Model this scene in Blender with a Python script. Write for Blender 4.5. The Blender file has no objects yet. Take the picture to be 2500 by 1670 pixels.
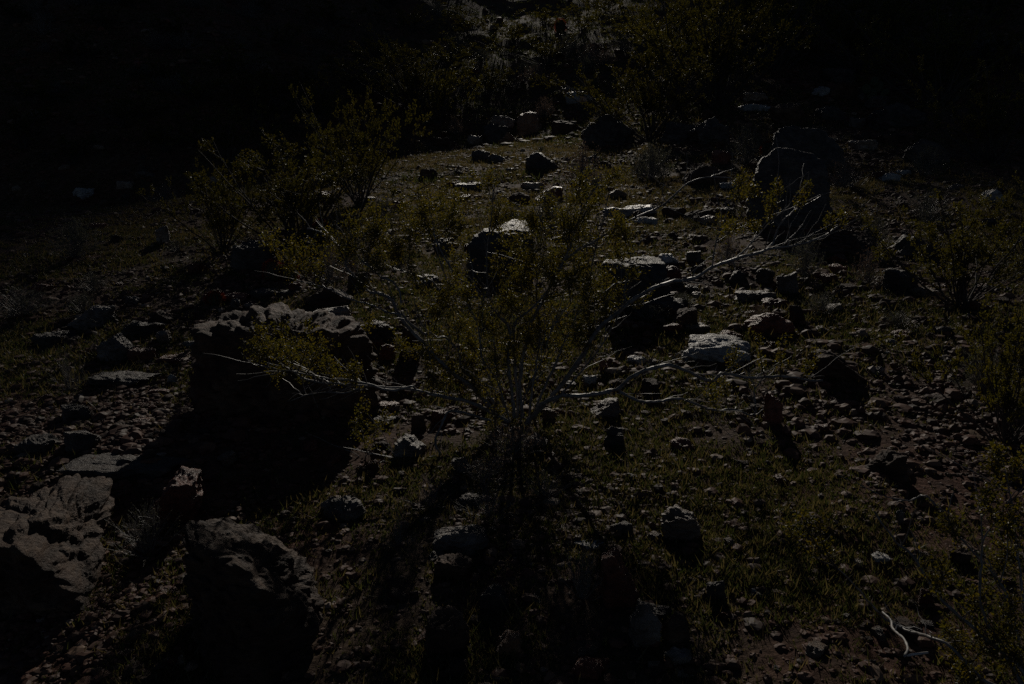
import bpy, bmesh, math, random
import numpy as np
from mathutils import Vector
C = bpy.context.scene.collection
SC = bpy.context.scene

# ------------------------------------------------------------------ camera
CAMZ, PITCH, FPX = 1.75, math.radians(11.0), 1944.0
cam_d = bpy.data.cameras.new('camera'); cam_d.lens = 28.0; cam_d.sensor_width = 36.0
cam_d.clip_start = 0.05; cam_d.clip_end = 3000
cam = bpy.data.objects.new('camera', cam_d); C.objects.link(cam)
cam.location = (0, 0, CAMZ); cam.rotation_euler = (math.radians(90) - PITCH, 0, 0)
SC.camera = cam
# ------------------------------------------------------------------ sky, sun, exposure
SUN_EL, SUN_AZ = math.radians(25.5), math.radians(1.5)      # low sun straight ahead, above the frame
w = bpy.data.worlds.new('World'); SC.world = w; w.use_nodes = True
nt = w.node_tree; bg = nt.nodes['Background']; bg.inputs[1].default_value = 0.06
sky = nt.nodes.new('ShaderNodeTexSky'); sky.sky_type = 'NISHITA'; sky.sun_disc = False
sky.air_density = 0.5; sky.dust_density = 0.2; sky.altitude = 1200
sky.sun_elevation = SUN_EL; sky.sun_rotation = SUN_AZ
nt.links.new(sky.outputs[0], bg.inputs[0])
sl = bpy.data.lights.new('sun', 'SUN'); sl.energy = 5.0; sl.angle = math.radians(0.5); sl.color = (1.0, 0.92, 0.80)
sun = bpy.data.objects.new('sun', sl); C.objects.link(sun)
sdir = Vector((math.sin(SUN_AZ) * math.cos(SUN_EL), math.cos(SUN_AZ) * math.cos(SUN_EL), math.sin(SUN_EL)))
sun.rotation_euler = (-sdir).to_track_quat('-Z', 'Y').to_euler(); sun.location = sdir * 300
SC.view_settings.view_transform = 'Standard'; SC.view_settings.look = 'None'
SC.view_settings.gamma = 1.0; SC.view_settings.exposure = -2.15
SC.cycles.use_denoising = False
SC.cycles.max_bounces = 6; SC.cycles.diffuse_bounces = 3; SC.cycles.glossy_bounces = 2
SC.cycles.transmission_bounces = 3; SC.cycles.transparent_max_bounces = 4

# ------------------------------------------------------------------ noise
_rs = np.random.RandomState(5)
_perm = np.concatenate([_rs.permutation(256)] * 3)
_grad = _rs.normal(size=(256, 3)); _grad /= np.linalg.norm(_grad, axis=1)[:, None]
def perlin(p):
    p = np.asarray(p, dtype=np.float64)
    i = np.floor(p).astype(np.int64); f = p - i; i &= 255
    u = f * f * f * (f * (f * 6 - 15) + 10)
    r = 0
    for dx in (0, 1):
        for dy in (0, 1):
            for dz in (0, 1):
                h = _perm[_perm[_perm[(i[:, 0] + dx) & 255] + ((i[:, 1] + dy) & 255)] + ((i[:, 2] + dz) & 255)]
                g = _grad[h]
                d = g[:, 0] * (f[:, 0] - dx) + g[:, 1] * (f[:, 1] - dy) + g[:, 2] * (f[:, 2] - dz)
                wx = u[:, 0] if dx else 1 - u[:, 0]; wy = u[:, 1] if dy else 1 - u[:, 1]; wz = u[:, 2] if dz else 1 - u[:, 2]
                r = r + d * wx * wy * wz
    return r
def n2(x, y, s, k=0.0):
    return perlin(np.stack([x / s, y / s, np.full_like(x, k)], 1))

# ------------------------------------------------------------------ the lie of the land
def spl(v, k): return k * np.logaddexp(0, v / k)
def H(x, y):
    x = np.atleast_1d(np.asarray(x, float)); y = np.atleast_1d(np.asarray(y, float))
    a = np.clip(x / np.maximum(y, 3.0), -1.2, 1.2)
    near = -0.15 + 0.14 * y + 0.02 * np.clip(x, -30, 30)
    near = np.where(y < -10, -1.55 + 0.05 * (y + 10), near)
    yc = np.interp(a, [-.9, -.5, -.36, 0, .2, .35], [13, 14, 15, 25, 40, 70])
    near = near - 0.30 * spl(y - yc, 1.2)
    yf = np.interp(a, [-.7, -.35, 0, .25, .6], [19, 20, 26, 17, 16])
    b = np.interp(a, [-.7, -.35, 0, .25, .6], [0.6, 1.2, 2.9, 2.2, 1.9])
    s = np.interp(a, [-.8, -.45, -.22, 0, .2, .43, .54, .64], [.70, .64, .49, .40, .35, .32, .44, .62])
    far = np.minimum(b + s * (y - yf), 70.0)
    h = np.maximum(near, far) + 0.25 * np.exp(-np.abs(near - far) / 0.5)
    out = np.clip((y - 14) / 25, 0, 1)
    h = h + n2(x, y, 2.6, 1.3) * 0.13 + n2(x, y, 0.7, 4.1) * 0.05 + n2(x, y, 0.22, 7.7) * 0.022 + n2(x, y, 0.09, 2.2) * 0.010
    return h + out * (n2(x, y, 9.0, 3.3) * 0.8 + n2(x, y, 3.5, 8.3) * 0.5 + n2(x, y, 1.1, 5.3) * 0.22)
def pdir(px, py):
    u = (px - 1250) / FPX; v = (835 - py) / FPX
    return np.array([u, math.cos(PITCH) + v * math.sin(PITCH), -math.sin(PITCH) + v * math.cos(PITCH)])
def at(px, py, Y):
    d = pdir(px, py); t = Y / d[1]
    return np.array([d[0] * t, Y, CAMZ + d[2] * t])
_ys = 1.2 * 1.006 ** np.arange(900)
def hit(px, py):
    d = pdir(px, py); t = _ys / d[1]
    g = CAMZ + d[2] * t - H(d[0] * t, _ys)
    k = np.argmax(g < 0)
    if k == 0: k = 1 if g[0] < 0 else 600
    f = g[k - 1] / (g[k - 1] - g[k] + 1e-9)
    return _ys[k - 1] + np.clip(f, 0, 1) * (_ys[k] - _ys[k - 1])
def hz(x, y): return float(H(x, y)[0])

# ------------------------------------------------------------------ mesh helpers
def mesh_np(name, V, F, mat, smooth=False, tint=None):
    me = bpy.data.meshes.new(name)
    Fs = F if isinstance(F, list) else [F]
    V = np.asarray(V, np.float32)
    li = np.concatenate([f.reshape(-1) for f in Fs]).astype(np.int32)
    tot = np.concatenate([np.full(len(f), f.shape[1]) for f in Fs]).astype(np.int32)
    st = np.concatenate([[0], np.cumsum(tot)[:-1]]).astype(np.int32)
    me.vertices.add(len(V)); me.vertices.foreach_set('co', V.reshape(-1))
    me.loops.add(len(li)); me.loops.foreach_set('vertex_index', li)
    me.polygons.add(len(tot)); me.polygons.foreach_set('loop_start', st); me.polygons.foreach_set('loop_total', tot)
    me.polygons.foreach_set('use_smooth', np.full(len(tot), smooth))
    if tint is not None:
        at_ = me.attributes.new('tint', 'FLOAT', 'POINT'); at_.data.foreach_set('value', np.asarray(tint, np.float32))
    me.update(calc_edges=True); me.materials.append(mat)
    return me
def obj(name, me, parent=None, loc=None):
    o = bpy.data.objects.new(name, me); C.objects.link(o)
    if parent is not None: o.parent = parent
    if loc is not None: o.location = loc
    return o
def tag(o, label=None, cat=None, group=None, kind=None):
    if label: o['label'] = label
    if cat: o['category'] = cat
    if group: o['group'] = group
    if kind: o['kind'] = kind
    return o
def tubes(P, R, sides=4):
    """P (M,n,3) polylines, R (M,n) radii -> verts, quads"""
    M, n, _ = P.shape
    T = np.gradient(P, axis=1); T /= np.linalg.norm(T, axis=2, keepdims=True) + 1e-9
    ref = np.tile(np.array([0.31, 0.52, 0.79]), (M, 1)); ref[::2] = (0.8, -0.5, 0.33)
    A = np.cross(T, ref[:, None, :]); A /= np.linalg.norm(A, axis=2, keepdims=True) + 1e-9
    B = np.cross(T, A)
    ang = np.arange(sides) * 2 * math.pi / sides
    V = P[:, :, None, :] + R[:, :, None, None] * (A[:, :, None, :] * np.cos(ang)[None, None, :, None] + B[:, :, None, :] * np.sin(ang)[None, None, :, None])
    idx = np.arange(M * n * sides).reshape(M, n, sides)
    a = idx[:, :-1, :]; b = np.roll(idx, -1, 2)[:, :-1, :]; c = np.roll(idx, -1, 2)[:, 1:, :]; d = idx[:, 1:, :]
    return V.reshape(-1, 3), np.stack([a, b, c, d], -1).reshape(-1, 4)
def join(parts):
    V, F, o = [], [], 0
    for v, f in parts:
        V.append(v); F.append(f + o); o += len(v)
    return np.concatenate(V), np.concatenate(F)
def leaves(P, D, L, Wd, rs):
    N = len(P)
    D = D / (np.linalg.norm(D, axis=1)[:, None] + 1e-9)
    r = rs.normal(size=(N, 3)); S = np.cross(D, r); S /= np.linalg.norm(S, axis=1)[:, None] + 1e-9
    Nn = np.cross(S, D)
    L = L[:, None]; Wd = Wd[:, None]
    V = np.stack([P, P + D * L * .5 + S * Wd + Nn * L * .12, P + D * L, P + D * L * .5 - S * Wd + Nn * L * .12], 1)
    return V.reshape(-1, 3), np.arange(4 * N).reshape(N, 4)
def catmull(pts, n):
    p = np.asarray(pts, float); k = len(p)
    q = np.vstack([2 * p[0] - p[1], p, 2 * p[-1] - p[-2]])
    seg = np.concatenate([[0], np.cumsum(np.linalg.norm(np.diff(p, axis=0), axis=1))])
    s = np.linspace(0, seg[-1], n); out = []
    for v in s:
        i = min(max(np.searchsorted(seg, v) - 1, 0), k - 2); t = (v - seg[i]) / (seg[i + 1] - seg[i] + 1e-9)
        a, b, c, d = q[i], q[i + 1], q[i + 2], q[i + 3]
        out.append(.5 * (2 * b + (c - a) * t + (2 * a - 5 * b + 4 * c - d) * t * t + (3 * b - a - 3 * c + d) * t ** 3))
    return np.array(out)

# ------------------------------------------------------------------ materials
def new_mat(name):
    m = bpy.data.materials.new(name); m.use_nodes = True
    return m, m.node_tree, m.node_tree.nodes['Principled BSDF']
def noise(nt, scale, detail=6, rough=.6, vec=None):
    n = nt.nodes.new('ShaderNodeTexNoise'); n.inputs['Scale'].default_value = scale
    n.inputs['Detail'].default_value = detail; n.inputs['Roughness'].default_value = rough
    if vec: nt.links.new(vec, n.inputs['Vector'])
    return n
def ramp(nt, fac, stops):
    r = nt.nodes.new('ShaderNodeValToRGB'); e = r.color_ramp.elements
    while len(e) < len(stops): e.new(.5)
    for k, (p, c) in enumerate(stops): e[k].position = p; e[k].color = (*c, 1)
    nt.links.new(fac, r.inputs[0]); return r
def mixc(nt, f, a, b, mode='MIX'):
    m = nt.nodes.new('ShaderNodeMix'); m.data_type = 'RGBA'; m.blend_type = mode
    for s, v in ((0, f), (6, a), (7, b)):
        if isinstance(v, (int, float)): m.inputs[s].default_value = v
        elif isinstance(v, tuple): m.inputs[s].default_value = (*v, 1)
        else: nt.links.new(v, m.inputs[s])
    return m.outputs[2]
def rock_mat(name, c1, c2, c3, gloss=.42, bump=.8):
    m, nt, p = new_mat(name)
    tc = nt.nodes.new('ShaderNodeTexCoord'); oi = nt.nodes.new('ShaderNodeObjectInfo')
    off = nt.nodes.new('ShaderNodeVectorMath'); off.operation = 'ADD'
    nt.links.new(tc.outputs['Object'], off.inputs[0]); nt.links.new(oi.outputs['Location'], off.inputs[1])
    v = off.outputs[0]
    mp = nt.nodes.new('ShaderNodeMapping'); mp.inputs['Scale'].default_value = (1, 1, 2.6); mp.inputs['Rotation'].default_value = (.35, .2, 0); nt.links.new(v, mp.inputs['Vector'])
    a = noise(nt, 6.0, 8, .65, v); b = noise(nt, 15.0, 9, .68, mp.outputs[0]); c = noise(nt, 75.0, 4, .6, v)
    col = ramp(nt, a.outputs[0], [(.36, c1), (.5, c2), (.64, c3)])
    sp = ramp(nt, b.outputs[0], [(.34, (.45, .42, .40)), (.48, (.95, .95, .95)), (.66, (1.3, 1.25, 1.15))])
    mul = mixc(nt, 1.0, col.outputs[0], sp.outputs[0], 'MULTIPLY')
    vr = nt.nodes.new('ShaderNodeMapRange'); vr.inputs[3].default_value = .75; vr.inputs[4].default_value = 1.2
    nt.links.new(oi.outputs['Random'], vr.inputs[0])
    hs = nt.nodes.new('ShaderNodeHueSaturation'); nt.links.new(mul, hs.inputs['Color']); nt.links.new(vr.outputs[0], hs.inputs['Value'])
    nt.links.new(hs.outputs[0], p.inputs['Base Color'])
    p.inputs['Roughness'].default_value = gloss; p.inputs['Specular IOR Level'].default_value = .4
    add = nt.nodes.new('ShaderNodeMath'); add.operation = 'MULTIPLY_ADD'; add.inputs[1].default_value = .16
    nt.links.new(c.outputs[0], add.inputs[0]); nt.links.new(b.outputs[0], add.inputs[2])
    bp = nt.nodes.new('ShaderNodeBump'); bp.inputs['Strength'].default_value = bump; bp.inputs['Distance'].default_value = .05
    nt.links.new(add.outputs[0], bp.inputs['Height']); nt.links.new(bp.outputs[0], p.inputs['Normal'])
    return m
RM = {
 'brown': rock_mat('varnished_rock', (.055, .026, .016), (.10, .053, .031), (.155, .09, .056), .7),
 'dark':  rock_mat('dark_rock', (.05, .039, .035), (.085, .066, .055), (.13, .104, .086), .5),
 'grey':  rock_mat('grey_rock', (.11, .086, .072), (.175, .138, .114), (.26, .222, .195), .46),
 'red':   rock_mat('red_rock', (.13, .038, .024), (.21, .066, .04), (.27, .12, .08)),
 'tawny': rock_mat('tawny_rock', (.055, .028, .016), (.11, .062, .037), (.175, .11, .068), .68),
 'tan':   rock_mat('tan_rock', (.21, .14, .095), (.30, .215, .155), (.38, .30, .23)),
 'pale':  rock_mat('pale_rock', (.30, .28, .26), (.42, .40, .37), (.55, .53, .50), .42),
 'orange': rock_mat('orange_rock', (.18, .08, .04), (.27, .14, .075), (.33, .2, .12)),
}
def leafy(name, c, trans, gloss=.35, tint=True, mixf=.5, spec=True):
    m, nt, p = new_mat(name)
    col = None
    if tint:
        a = nt.nodes.new('ShaderNodeAttribute'); a.attribute_name = 'tint'
        col = ramp(nt, a.outputs['Fac'], [(0, c[0]), (.5, c[1]), (1, c[2])]).outputs[0]
        oi = nt.nodes.new('ShaderNodeObjectInfo'); vr = nt.nodes.new('ShaderNodeMapRange'); vr.inputs[3].default_value = .55; vr.inputs[4].default_value = 1.1
        nt.links.new(oi.outputs['Random'], vr.inputs[0]); hs = nt.nodes.new('ShaderNodeHueSaturation')
        nt.links.new(col, hs.inputs['Color']); nt.links.new(vr.outputs[0], hs.inputs['Value']); col = hs.outputs[0]
        nt.links.new(col, p.inputs['Base Color'])
    else: p.inputs['Base Color'].default_value = (*c[1], 1)
    p.inputs['Roughness'].default_value = gloss
    tr = nt.nodes.new('ShaderNodeBsdfTranslucent')
    if tint:
        nt.links.new(mixc(nt, 1.0, col, trans, 'MULTIPLY'), tr.inputs[0])
    else: tr.inputs[0].default_value = (*[x * y for x, y in zip(c[1], trans)], 1)
    mx = nt.nodes.new('ShaderNodeMixShader'); mx.inputs[0].default_value = mixf
    nt.links.new(p.outputs[0], mx.inputs[1]); nt.links.new(tr.outputs[0], mx.inputs[2])
    nt.links.new(mx.outputs[0], nt.nodes['Material Output'].inputs[0])
    return m
M_leaf = leafy('creosote_leaf', ((.074, .082, .0135), (.137, .127, .02), (.23, .17, .026)), (1.7, 1.55, .8), .45)
M_leaf_old = leafy('older_creosote_leaf', ((.062, .07, .013), (.11, .103, .018), (.18, .14, .023)), (1.75, 1.6, .9), .5)
M_grass = leafy('seedling_grass', ((.05, .065, .016), (.09, .095, .035), (.19, .14, .075)), (1.5, 1.5, 1.0), .5)
M_greyleaf = leafy('grey_leaf', ((.08, .085, .06), (.12, .12, .085), (.17, .155, .11)), (1.1, 1.1, 1.0), .6)
M_straw = leafy('dry_shrub_leaf', ((.14, .10, .075), (.2, .145, .11), (.27, .2, .15)), (1.1, 1.0, .9), .6)
M_spine = leafy('cactus_spine', ((.22, .03, .015), (.32, .05, .02), (.42, .12, .04)), (1.2, 1.0, .9), .4)
def wood(name, c1, c2, gl=.45):
    m, nt, p = new_mat(name)
    tc = nt.nodes.new('ShaderNodeTexCoord'); a = noise(nt, 30, 4, .6, tc.outputs['Object'])
    nt.links.new(ramp(nt, a.outputs[0], [(.35, c1), (.65, c2)]).outputs[0], p.inputs['Base Color'])
    p.inputs['Roughness'].default_value = gl
    bp = nt.nodes.new('ShaderNodeBump'); bp.inputs['Strength'].default_value = .4; bp.inputs['Distance'].default_value = .004
    nt.links.new(a.outputs[0], bp.inputs['Height']); nt.links.new(bp.outputs[0], p.inputs['Normal'])
    return m
M_bark = wood('grey_bark', (.11, .10, .09), (.26, .24, .225))
M_darkbark = wood('dark_bark', (.04, .03, .025), (.09, .075, .06), .8)
M_bleach = wood('bleached_wood', (.38, .36, .34), (.6, .58, .55))
M_cactus = wood('cactus_skin', (.04, .06, .025), (.08, .10, .04), .5)

def ground_mat():
    m, nt, p = new_mat('desert_soil')
    tc = nt.nodes.new('ShaderNodeTexCoord'); v = tc.outputs['Object']
    a = noise(nt, .9, 6, .6, v); b = noise(nt, 9, 8, .7, v); c = noise(nt, 60, 5, .7, v)
    col = ramp(nt, b.outputs[0], [(.32, (.05, .03, .019)), (.5, (.105, .064, .038)), (.66, (.18, .12, .078))])
    red = ramp(nt, b.outputs[0], [(.32, (.06, .026, .018)), (.5, (.12, .05, .03)), (.66, (.19, .095, .06))])
    f = ramp(nt, a.outputs[0], [(.45, (0, 0, 0)), (.6, (1, 1, 1))])
    nt.links.new(mixc(nt, f.outputs[0], col.outputs[0], red.outputs[0]), p.inputs['Base Color'])
    p.inputs['Roughness'].default_value = .85; p.inputs['Specular IOR Level'].default_value = .2
    vo = nt.nodes.new('ShaderNodeTexVoronoi'); vo.inputs['Scale'].default_value = 38; nt.links.new(v, vo.inputs['Vector'])
    add = nt.nodes.new('ShaderNodeMath'); add.operation = 'MULTIPLY_ADD'; add.inputs[1].default_value = -.5
    nt.links.new(vo.outputs[0], add.inputs[0]); nt.links.new(c.outputs[0], add.inputs[2])
    bp = nt.nodes.new('ShaderNodeBump'); bp.inputs['Strength'].default_value = .7; bp.inputs['Distance'].default_value = .03
    nt.links.new(add.outputs[0], bp.inputs['Height']); nt.links.new(bp.outputs[0], p.inputs['Normal'])
    return m
def pebble_mat():
    m, nt, p = new_mat('gravel_stone')
    a = nt.nodes.new('ShaderNodeAttribute'); a.attribute_name = 'tint'
    r = ramp(nt, a.outputs['Fac'], [(0, (.045, .028, .02)), (.3, (.10, .045, .027)), (.55, (.145, .062, .037)), (.8, (.19, .115, .072)), (1, (.34, .26, .20))])
    nt.links.new(r.outputs[0], p.inputs['Base Color']); p.inputs['Roughness'].default_value = .66; p.inputs['Specular IOR Level'].default_value = .3
    return m
M_ground = ground_mat(); M_peb = pebble_mat()

# ------------------------------------------------------------------ ground: one sheet to beyond the hills
def geo(a, b, s0, g):
    o = [a]; s = s0
    while o[-1] < b: o.append(o[-1] + s); s *= g
    return o
ys = np.array([-400, -150, -60, -25, -12] + list(np.arange(-6, 1, .5)) + list(np.arange(1, 9, .03)) + geo(9, 30, .04, 1.008) + geo(30.5, 150, .5, 1.03) + geo(160, 700, 20, 1.3))
xr = list(np.arange(0, 6, .035)) + geo(6, 45, .05, 1.03) + geo(48, 500, 3, 1.25)
xs = np.array([-v for v in xr[:0:-1]] + xr)
X, Yg = np.meshgrid(xs, ys)
V = np.stack([X.ravel(), Yg.ravel(), H(X.ravel(), Yg.ravel())], 1)
nx, ny = len(xs), len(ys)
ii = (np.arange(ny - 1)[:, None] * nx + np.arange(nx - 1)[None]).ravel()
tag(obj('ground', mesh_np('ground', V, np.stack([ii, ii + 1, ii + nx + 1, ii + nx], 1), M_ground, True)), 'rocky desert hillside of reddish brown soil', None, None, 'structure')

# unseen ridge added to shade the sides: sunlight passes only through its narrow gap
def unseen_shade_ridge():
    cx = 0.6 + 700 * math.tan(SUN_AZ)
    xm = np.array(sorted(set([round(cx + v, 3) for v in list(np.arange(-40, 40.01, .5)) + [k * 10 for k in range(-90, 91) if abs(k) > 4]])))
    d = np.abs(xm - cx)
    top = np.clip(300 + (d - 2.2) * 12, 285, 430) + np.clip(d - 14, 0, 300) * .35 - np.clip(d - 320, 0, 900) * .75
    top = top + np.where(d > 18, n2(xm, xm * 0, 60, 2.0) * 50 + n2(xm, xm * 0, 17, 5.0) * 14, 0)
    prof = [(560, .0), (610, .12), (650, .36), (680, .72), (695, .95), (700, 1.0), (706, .96), (725, .7), (760, .38), (820, .0)]
    V = []
    for y, f in prof:
        z = 40 + (top - 40) * f
        V.append(np.stack([xm, np.full_like(xm, y) + (n2(xm, xm * 0 + y, 25, 7.0) * 9 if f not in (0, 1.0) else 0), z + (n2(xm, xm * 0 + y, 30, 1.0) * 14 * (f < .9) * (f > 0))], 1))
    V = np.concatenate(V); n = len(xm); k = len(prof)
    ii = (np.arange(k - 1)[:, None] * n + np.arange(n - 1)[None]).ravel()
    tag(obj('unseen_shade_ridge', mesh_np('unseen_shade_ridge', V, np.stack([ii, ii + 1, ii + n + 1, ii + n], 1), M_ground, False)), 'added unseen ridge with a narrow gap, shading both sides of the slope', None, None, 'structure')
unseen_shade_ridge()

# ------------------------------------------------------------------ rocks
_ico = {}
def ico(s):
    if s not in _ico:
        bm = bmesh.new(); bmesh.ops.create_icosphere(bm, subdivisions=s, radius=1.0)
        _ico[s] = (np.array([v.co[:] for v in bm.verts]), np.array([[v.index for v in f.verts] for f in bm.faces])); bm.free()
    return _ico[s]
def carve(dirs, N, D, p=16):
    """radial distance of a rounded convex body given by planes"""
    q = np.clip(dirs @ N.T / D[None], 0, None)
    return (q ** p).sum(1) ** (-1.0 / p)
def rough(V, size, seed, amt=1.0, layered=0.0):
    c = V.mean(0); nrm = V - c; nrm /= np.linalg.norm(nrm, axis=1)[:, None] + 1e-9
    o = np.array([seed * 7.13 % 50, seed * 3.7 % 50, seed * 1.9 % 50])
    ca, sa = math.cos(seed * 1.7), math.sin(seed * 1.7)
    Q = np.stack([(V[:, 0] * ca + V[:, 1] * sa) * .42, -V[:, 0] * sa + V[:, 1] * ca, V[:, 2] * 1.3 + V[:, 0] * .3], 1)
    d = perlin(V / (size * .55) + o) * .15 * size
    r1 = perlin(Q / (size * .26) + o * 2); d += (np.minimum(np.abs(r1), .3) - .2) * .30 * size
    r2 = perlin(Q / (size * .12) + o * 3); d += (np.minimum(np.abs(r2), .3) - .2) * .13 * size
    d += perlin(Q / (size * .05) + o) * .03 * size + (np.abs(perlin(Q / (size * .024) + o)) - .2) * .022 * size + perlin(V / (size * .011) + o) * .006 * size
    if layered:
        zz = V[:, 2] + perlin(V / (size * .5) + o) * .25 * size
        d += layered * size * .05 * (np.abs(((zz / (size * .11)) % 1.0) - .5) * 2 - .5)
    return V + nrm * (d * amt)[:, None]
def body(style, wx, dy, hh, seed, sub):
    """rock shape: wx wide, dy deep, hh high, resting with part below z=0"""
    rs = np.random.RandomState(seed * 31 + 7)
    box = [(1, 0, 0, 1), (-1, 0, 0, 1), (0, 1, 0, 1), (0, -1, 0, 1), (0, 0, 1, 1), (0, 0, -1, 1)]
    P = [list(b) for b in box]
    ncut = {'r': 20, 'b': 16, 's': 16, 'w': 14, 'v': 14, 'p': 14, 'd': 18, 'g': 14}[style]
    for _ in range(ncut):
        n = rs.normal(size=3); n /= np.linalg.norm(n)
        sup = np.abs(n).sum()
        k = {'r': (.60, .74), 'd': (.60, .78), 'b': (.60, .86), 's': (.62, .86), 'w': (.64, .9), 'v': (.64, .9), 'p': (.66, .85), 'g': (.62, .85)}[style]
        P.append([*n, sup * rs.uniform(*k)])
    if style == 'w': P.append([.75, -.1, .65, .42])       # high on the left, slopes down to the right
    if style == 'v': P.append([-.75, -.1, .65, .42])
    if style == 'g': P += [[.6, 0, .8, .62], [-.75, 0, .65, .66]]   # ridge
    if style == 'd': P += [[.62, 0, .78, .82], [-.62, 0, .78, .82], [0, -.62, .78, .84]]
    if style in 'bspr':
        P.append([rs.uniform(-.25, .25), -rs.uniform(0, .35), 1, .9])
    if style in 'bspr':
        a = rs.uniform(-.5, .5); ca, sa = math.cos(a), math.sin(a)
    else:
        a = rs.uniform(-.2, .2); ca, sa = math.cos(a), math.sin(a)
    tx, tz = rs.uniform(-.16, .16, 2)
    P = np.array(P)
    if style in 'bspr':
        q = P[:, :2].copy(); P[:, 0] = q[:, 0] * ca - q[:, 1] * sa; P[:, 1] = q[:, 0] * sa + q[:, 1] * ca
        q = P[:, ::2].copy(); P[:, 0] = q[:, 0] * math.cos(tz) - q[:, 1] * math.sin(tz); P[:, 2] = q[:, 0] * math.sin(tz) + q[:, 1] * math.cos(tz)
        q = P[:, 1:3].copy(); P[:, 1] = q[:, 0] * math.cos(tx) - q[:, 1] * math.sin(tx); P[:, 2] = q[:, 0] * math.sin(tx) + q[:, 1] * math.cos(tx)
    Nn = P[:, :3] / np.linalg.norm(P[:, :3], axis=1)[:, None]
    D = P[:, 3] / np.linalg.norm(P[:, :3], axis=1)
    dirs, F = ico(sub)
    V = dirs * carve(dirs, Nn, D, 36)[:, None]
    V = V / np.maximum(V.max(0), -V.min(0)); V = V + .10 * np.stack([perlin(V * 1.1 + seed), perlin(V * 1.1 + seed + 9.3), perlin(V * 1.1 + seed + 20.7)], 1) * 2
    zb = .35
    V = V * np.array([wx / 2, dy / 2, hh * (1 + zb) / 2]); V[:, 2] += hh * (1 - zb) / 2
    size = (wx * dy * max(hh, .3 * wx)) ** (1 / 3)
    V = rough(V, size, seed, .68, 1.0 if style in 'sp' else 0.35)
    return V, F
ROCKN = [0]
def rock(name, bbox, col, style, label, cat=None, kd=.75, yaw=None, group=None):
    x0, y0, x1, y1 = bbox
    ROCKN[0] += 1; seed = ROCKN[0]
    Yb = hit((x0 + x1) / 2, y1)
    dist = math.hypot(Yb, Yb * (x0 + x1 - 2500) / 2 / FPX)
    wx = (x1 - x0) / FPX * Yb
    th = PITCH + math.atan(((y0 + y1) / 2 - 835) / FPX); th = max(th + .1, .06)
    vis = (y1 - y0) / FPX * Yb / math.cos(th)
    D = kd * wx
    h = (vis - D * math.sin(th)) / math.cos(th)
    if h < .35 * vis: h = .35 * vis; D = max((vis - h * math.cos(th)) / math.sin(th), .35 * wx)
    Yc = Yb + D * .45
    xc = ((x0 + x1) / 2 - 1250) / FPX * (Yb + D * .25)
    sub = 6 if (x1 - x0) > 90 else (5 if (x1 - x0) > 34 else 4)
    V, F = body(style, wx * 1.04, D * 1.05, h, seed, sub)
    o = obj(name, mesh_np(name, V, F, RM[col], sub > 4), None, (xc, Yc, hz(xc, Yb + D * .1) - .01))
    return tag(o, label, cat or name.replace('_', ' '), group)
def hullrock(name, pts, ref, col, label, seed, cat='boulder', amt=.8, lay=.4, sub=7, foot=.1, drop=True, grow=1.06):
    """rock from its corners: (px, py, depth offset from the ground point ref)"""
    Y0 = hit(*ref)
    P = [at(px, py, Y0 + d) for px, py, d in pts]
    if drop:
        P += [np.array([p[0] * 1.0, p[1], min(hz(p[0], p[1]), p[2]) - foot]) for p in P]
    bm = bmesh.new()
    for p in P: bm.verts.new(p)
    r = bmesh.ops.convex_hull(bm, input=bm.verts)
    fs = [(np.array(f.normal[:]), np.array(f.verts[0].co[:])) for f in bm.faces]
    c = np.mean([np.array(v.co[:]) for v in bm.verts], 0); bm.free()
    N, D = [], []
    for n, q in fs:
        d = float(n @ (q - c))
        if d < 0: n, d = -n, -d
        if d > 1e-4: N.append(n); D.append(d)
    dirs, F = ico(sub)
    V = dirs * carve(dirs, np.array(N), np.array(D), 34)[:, None] * grow
    ext = V.max(0) - V.min(0); size = float(np.prod(ext)) ** (1 / 3)
    V = rough(V, size * .75, seed, amt, lay)
    base = np.array([c[0], c[1], hz(c[0], c[1])])
    o = obj(name, mesh_np(name, V + (c - base), F, RM[col], True), None, base)
    return tag(o, label, cat)

hullrock('boulder', [(207, 1487, 0), (126, 1438, -.02), (38, 1338, -.02), (-60, 1325, .05), (-30, 1235, .4), (42, 1204, .5), (126, 1182, .6), (184, 1172, .62),
    (237, 1154, .7), (264, 1172, .7), (264, 1197, .64), (230, 1254, .5), (211, 1410, .15)], (207, 1490), 'tawny',
    'rough brown boulder with pitted sunlit top sloping to a point, lower left corner', 3, amt=.9, lay=.6, sub=8)
hullrock('boulder', [(448, 1307, -.25), (473, 1267, 0), (515, 1263, .12), (590, 1277, .18), (674, 1302, .2), (747, 1368, .15), (786, 1465, 0),
    (498, 1338, -.33), (574, 1384, -.38), (632, 1430, -.38), (766, 1500, -.2)], (790, 1475), 'tawny',
    'brown block with layered sunlit top and tall black front face, bottom left foreground', 8, lay=.8, amt=.8, sub=8)
hullrock('boulder', [(472, 850, -.02), (487, 797, .15), (533, 797, .25), (575, 783, .4), (652, 745, .6), (690, 738, .65), (790, 774, .6), (868, 782, .5), (900, 838, .3),
    (640, 806, .1), (740, 812, .1), (860, 822, .15), (914, 905, .15), (905, 1005, .05), (480, 985, -.05), (560, 1010, -.1)], (650, 1010), 'brown',
    'largest boulder, square brown block with lit ragged crest, left of the creosote bush', 12, lay=.5, amt=1.0, grow=1.09)
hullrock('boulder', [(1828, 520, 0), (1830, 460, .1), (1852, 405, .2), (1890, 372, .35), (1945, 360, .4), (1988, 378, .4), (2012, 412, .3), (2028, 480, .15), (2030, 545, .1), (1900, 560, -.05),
    (1860, 420, 1.0), (1990, 420, 1.0)], (1930, 556), 'dark', 'huge dark rounded boulder in shade, behind the right hand leafy sprays', 15, amt=.5, lay=.2)
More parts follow.
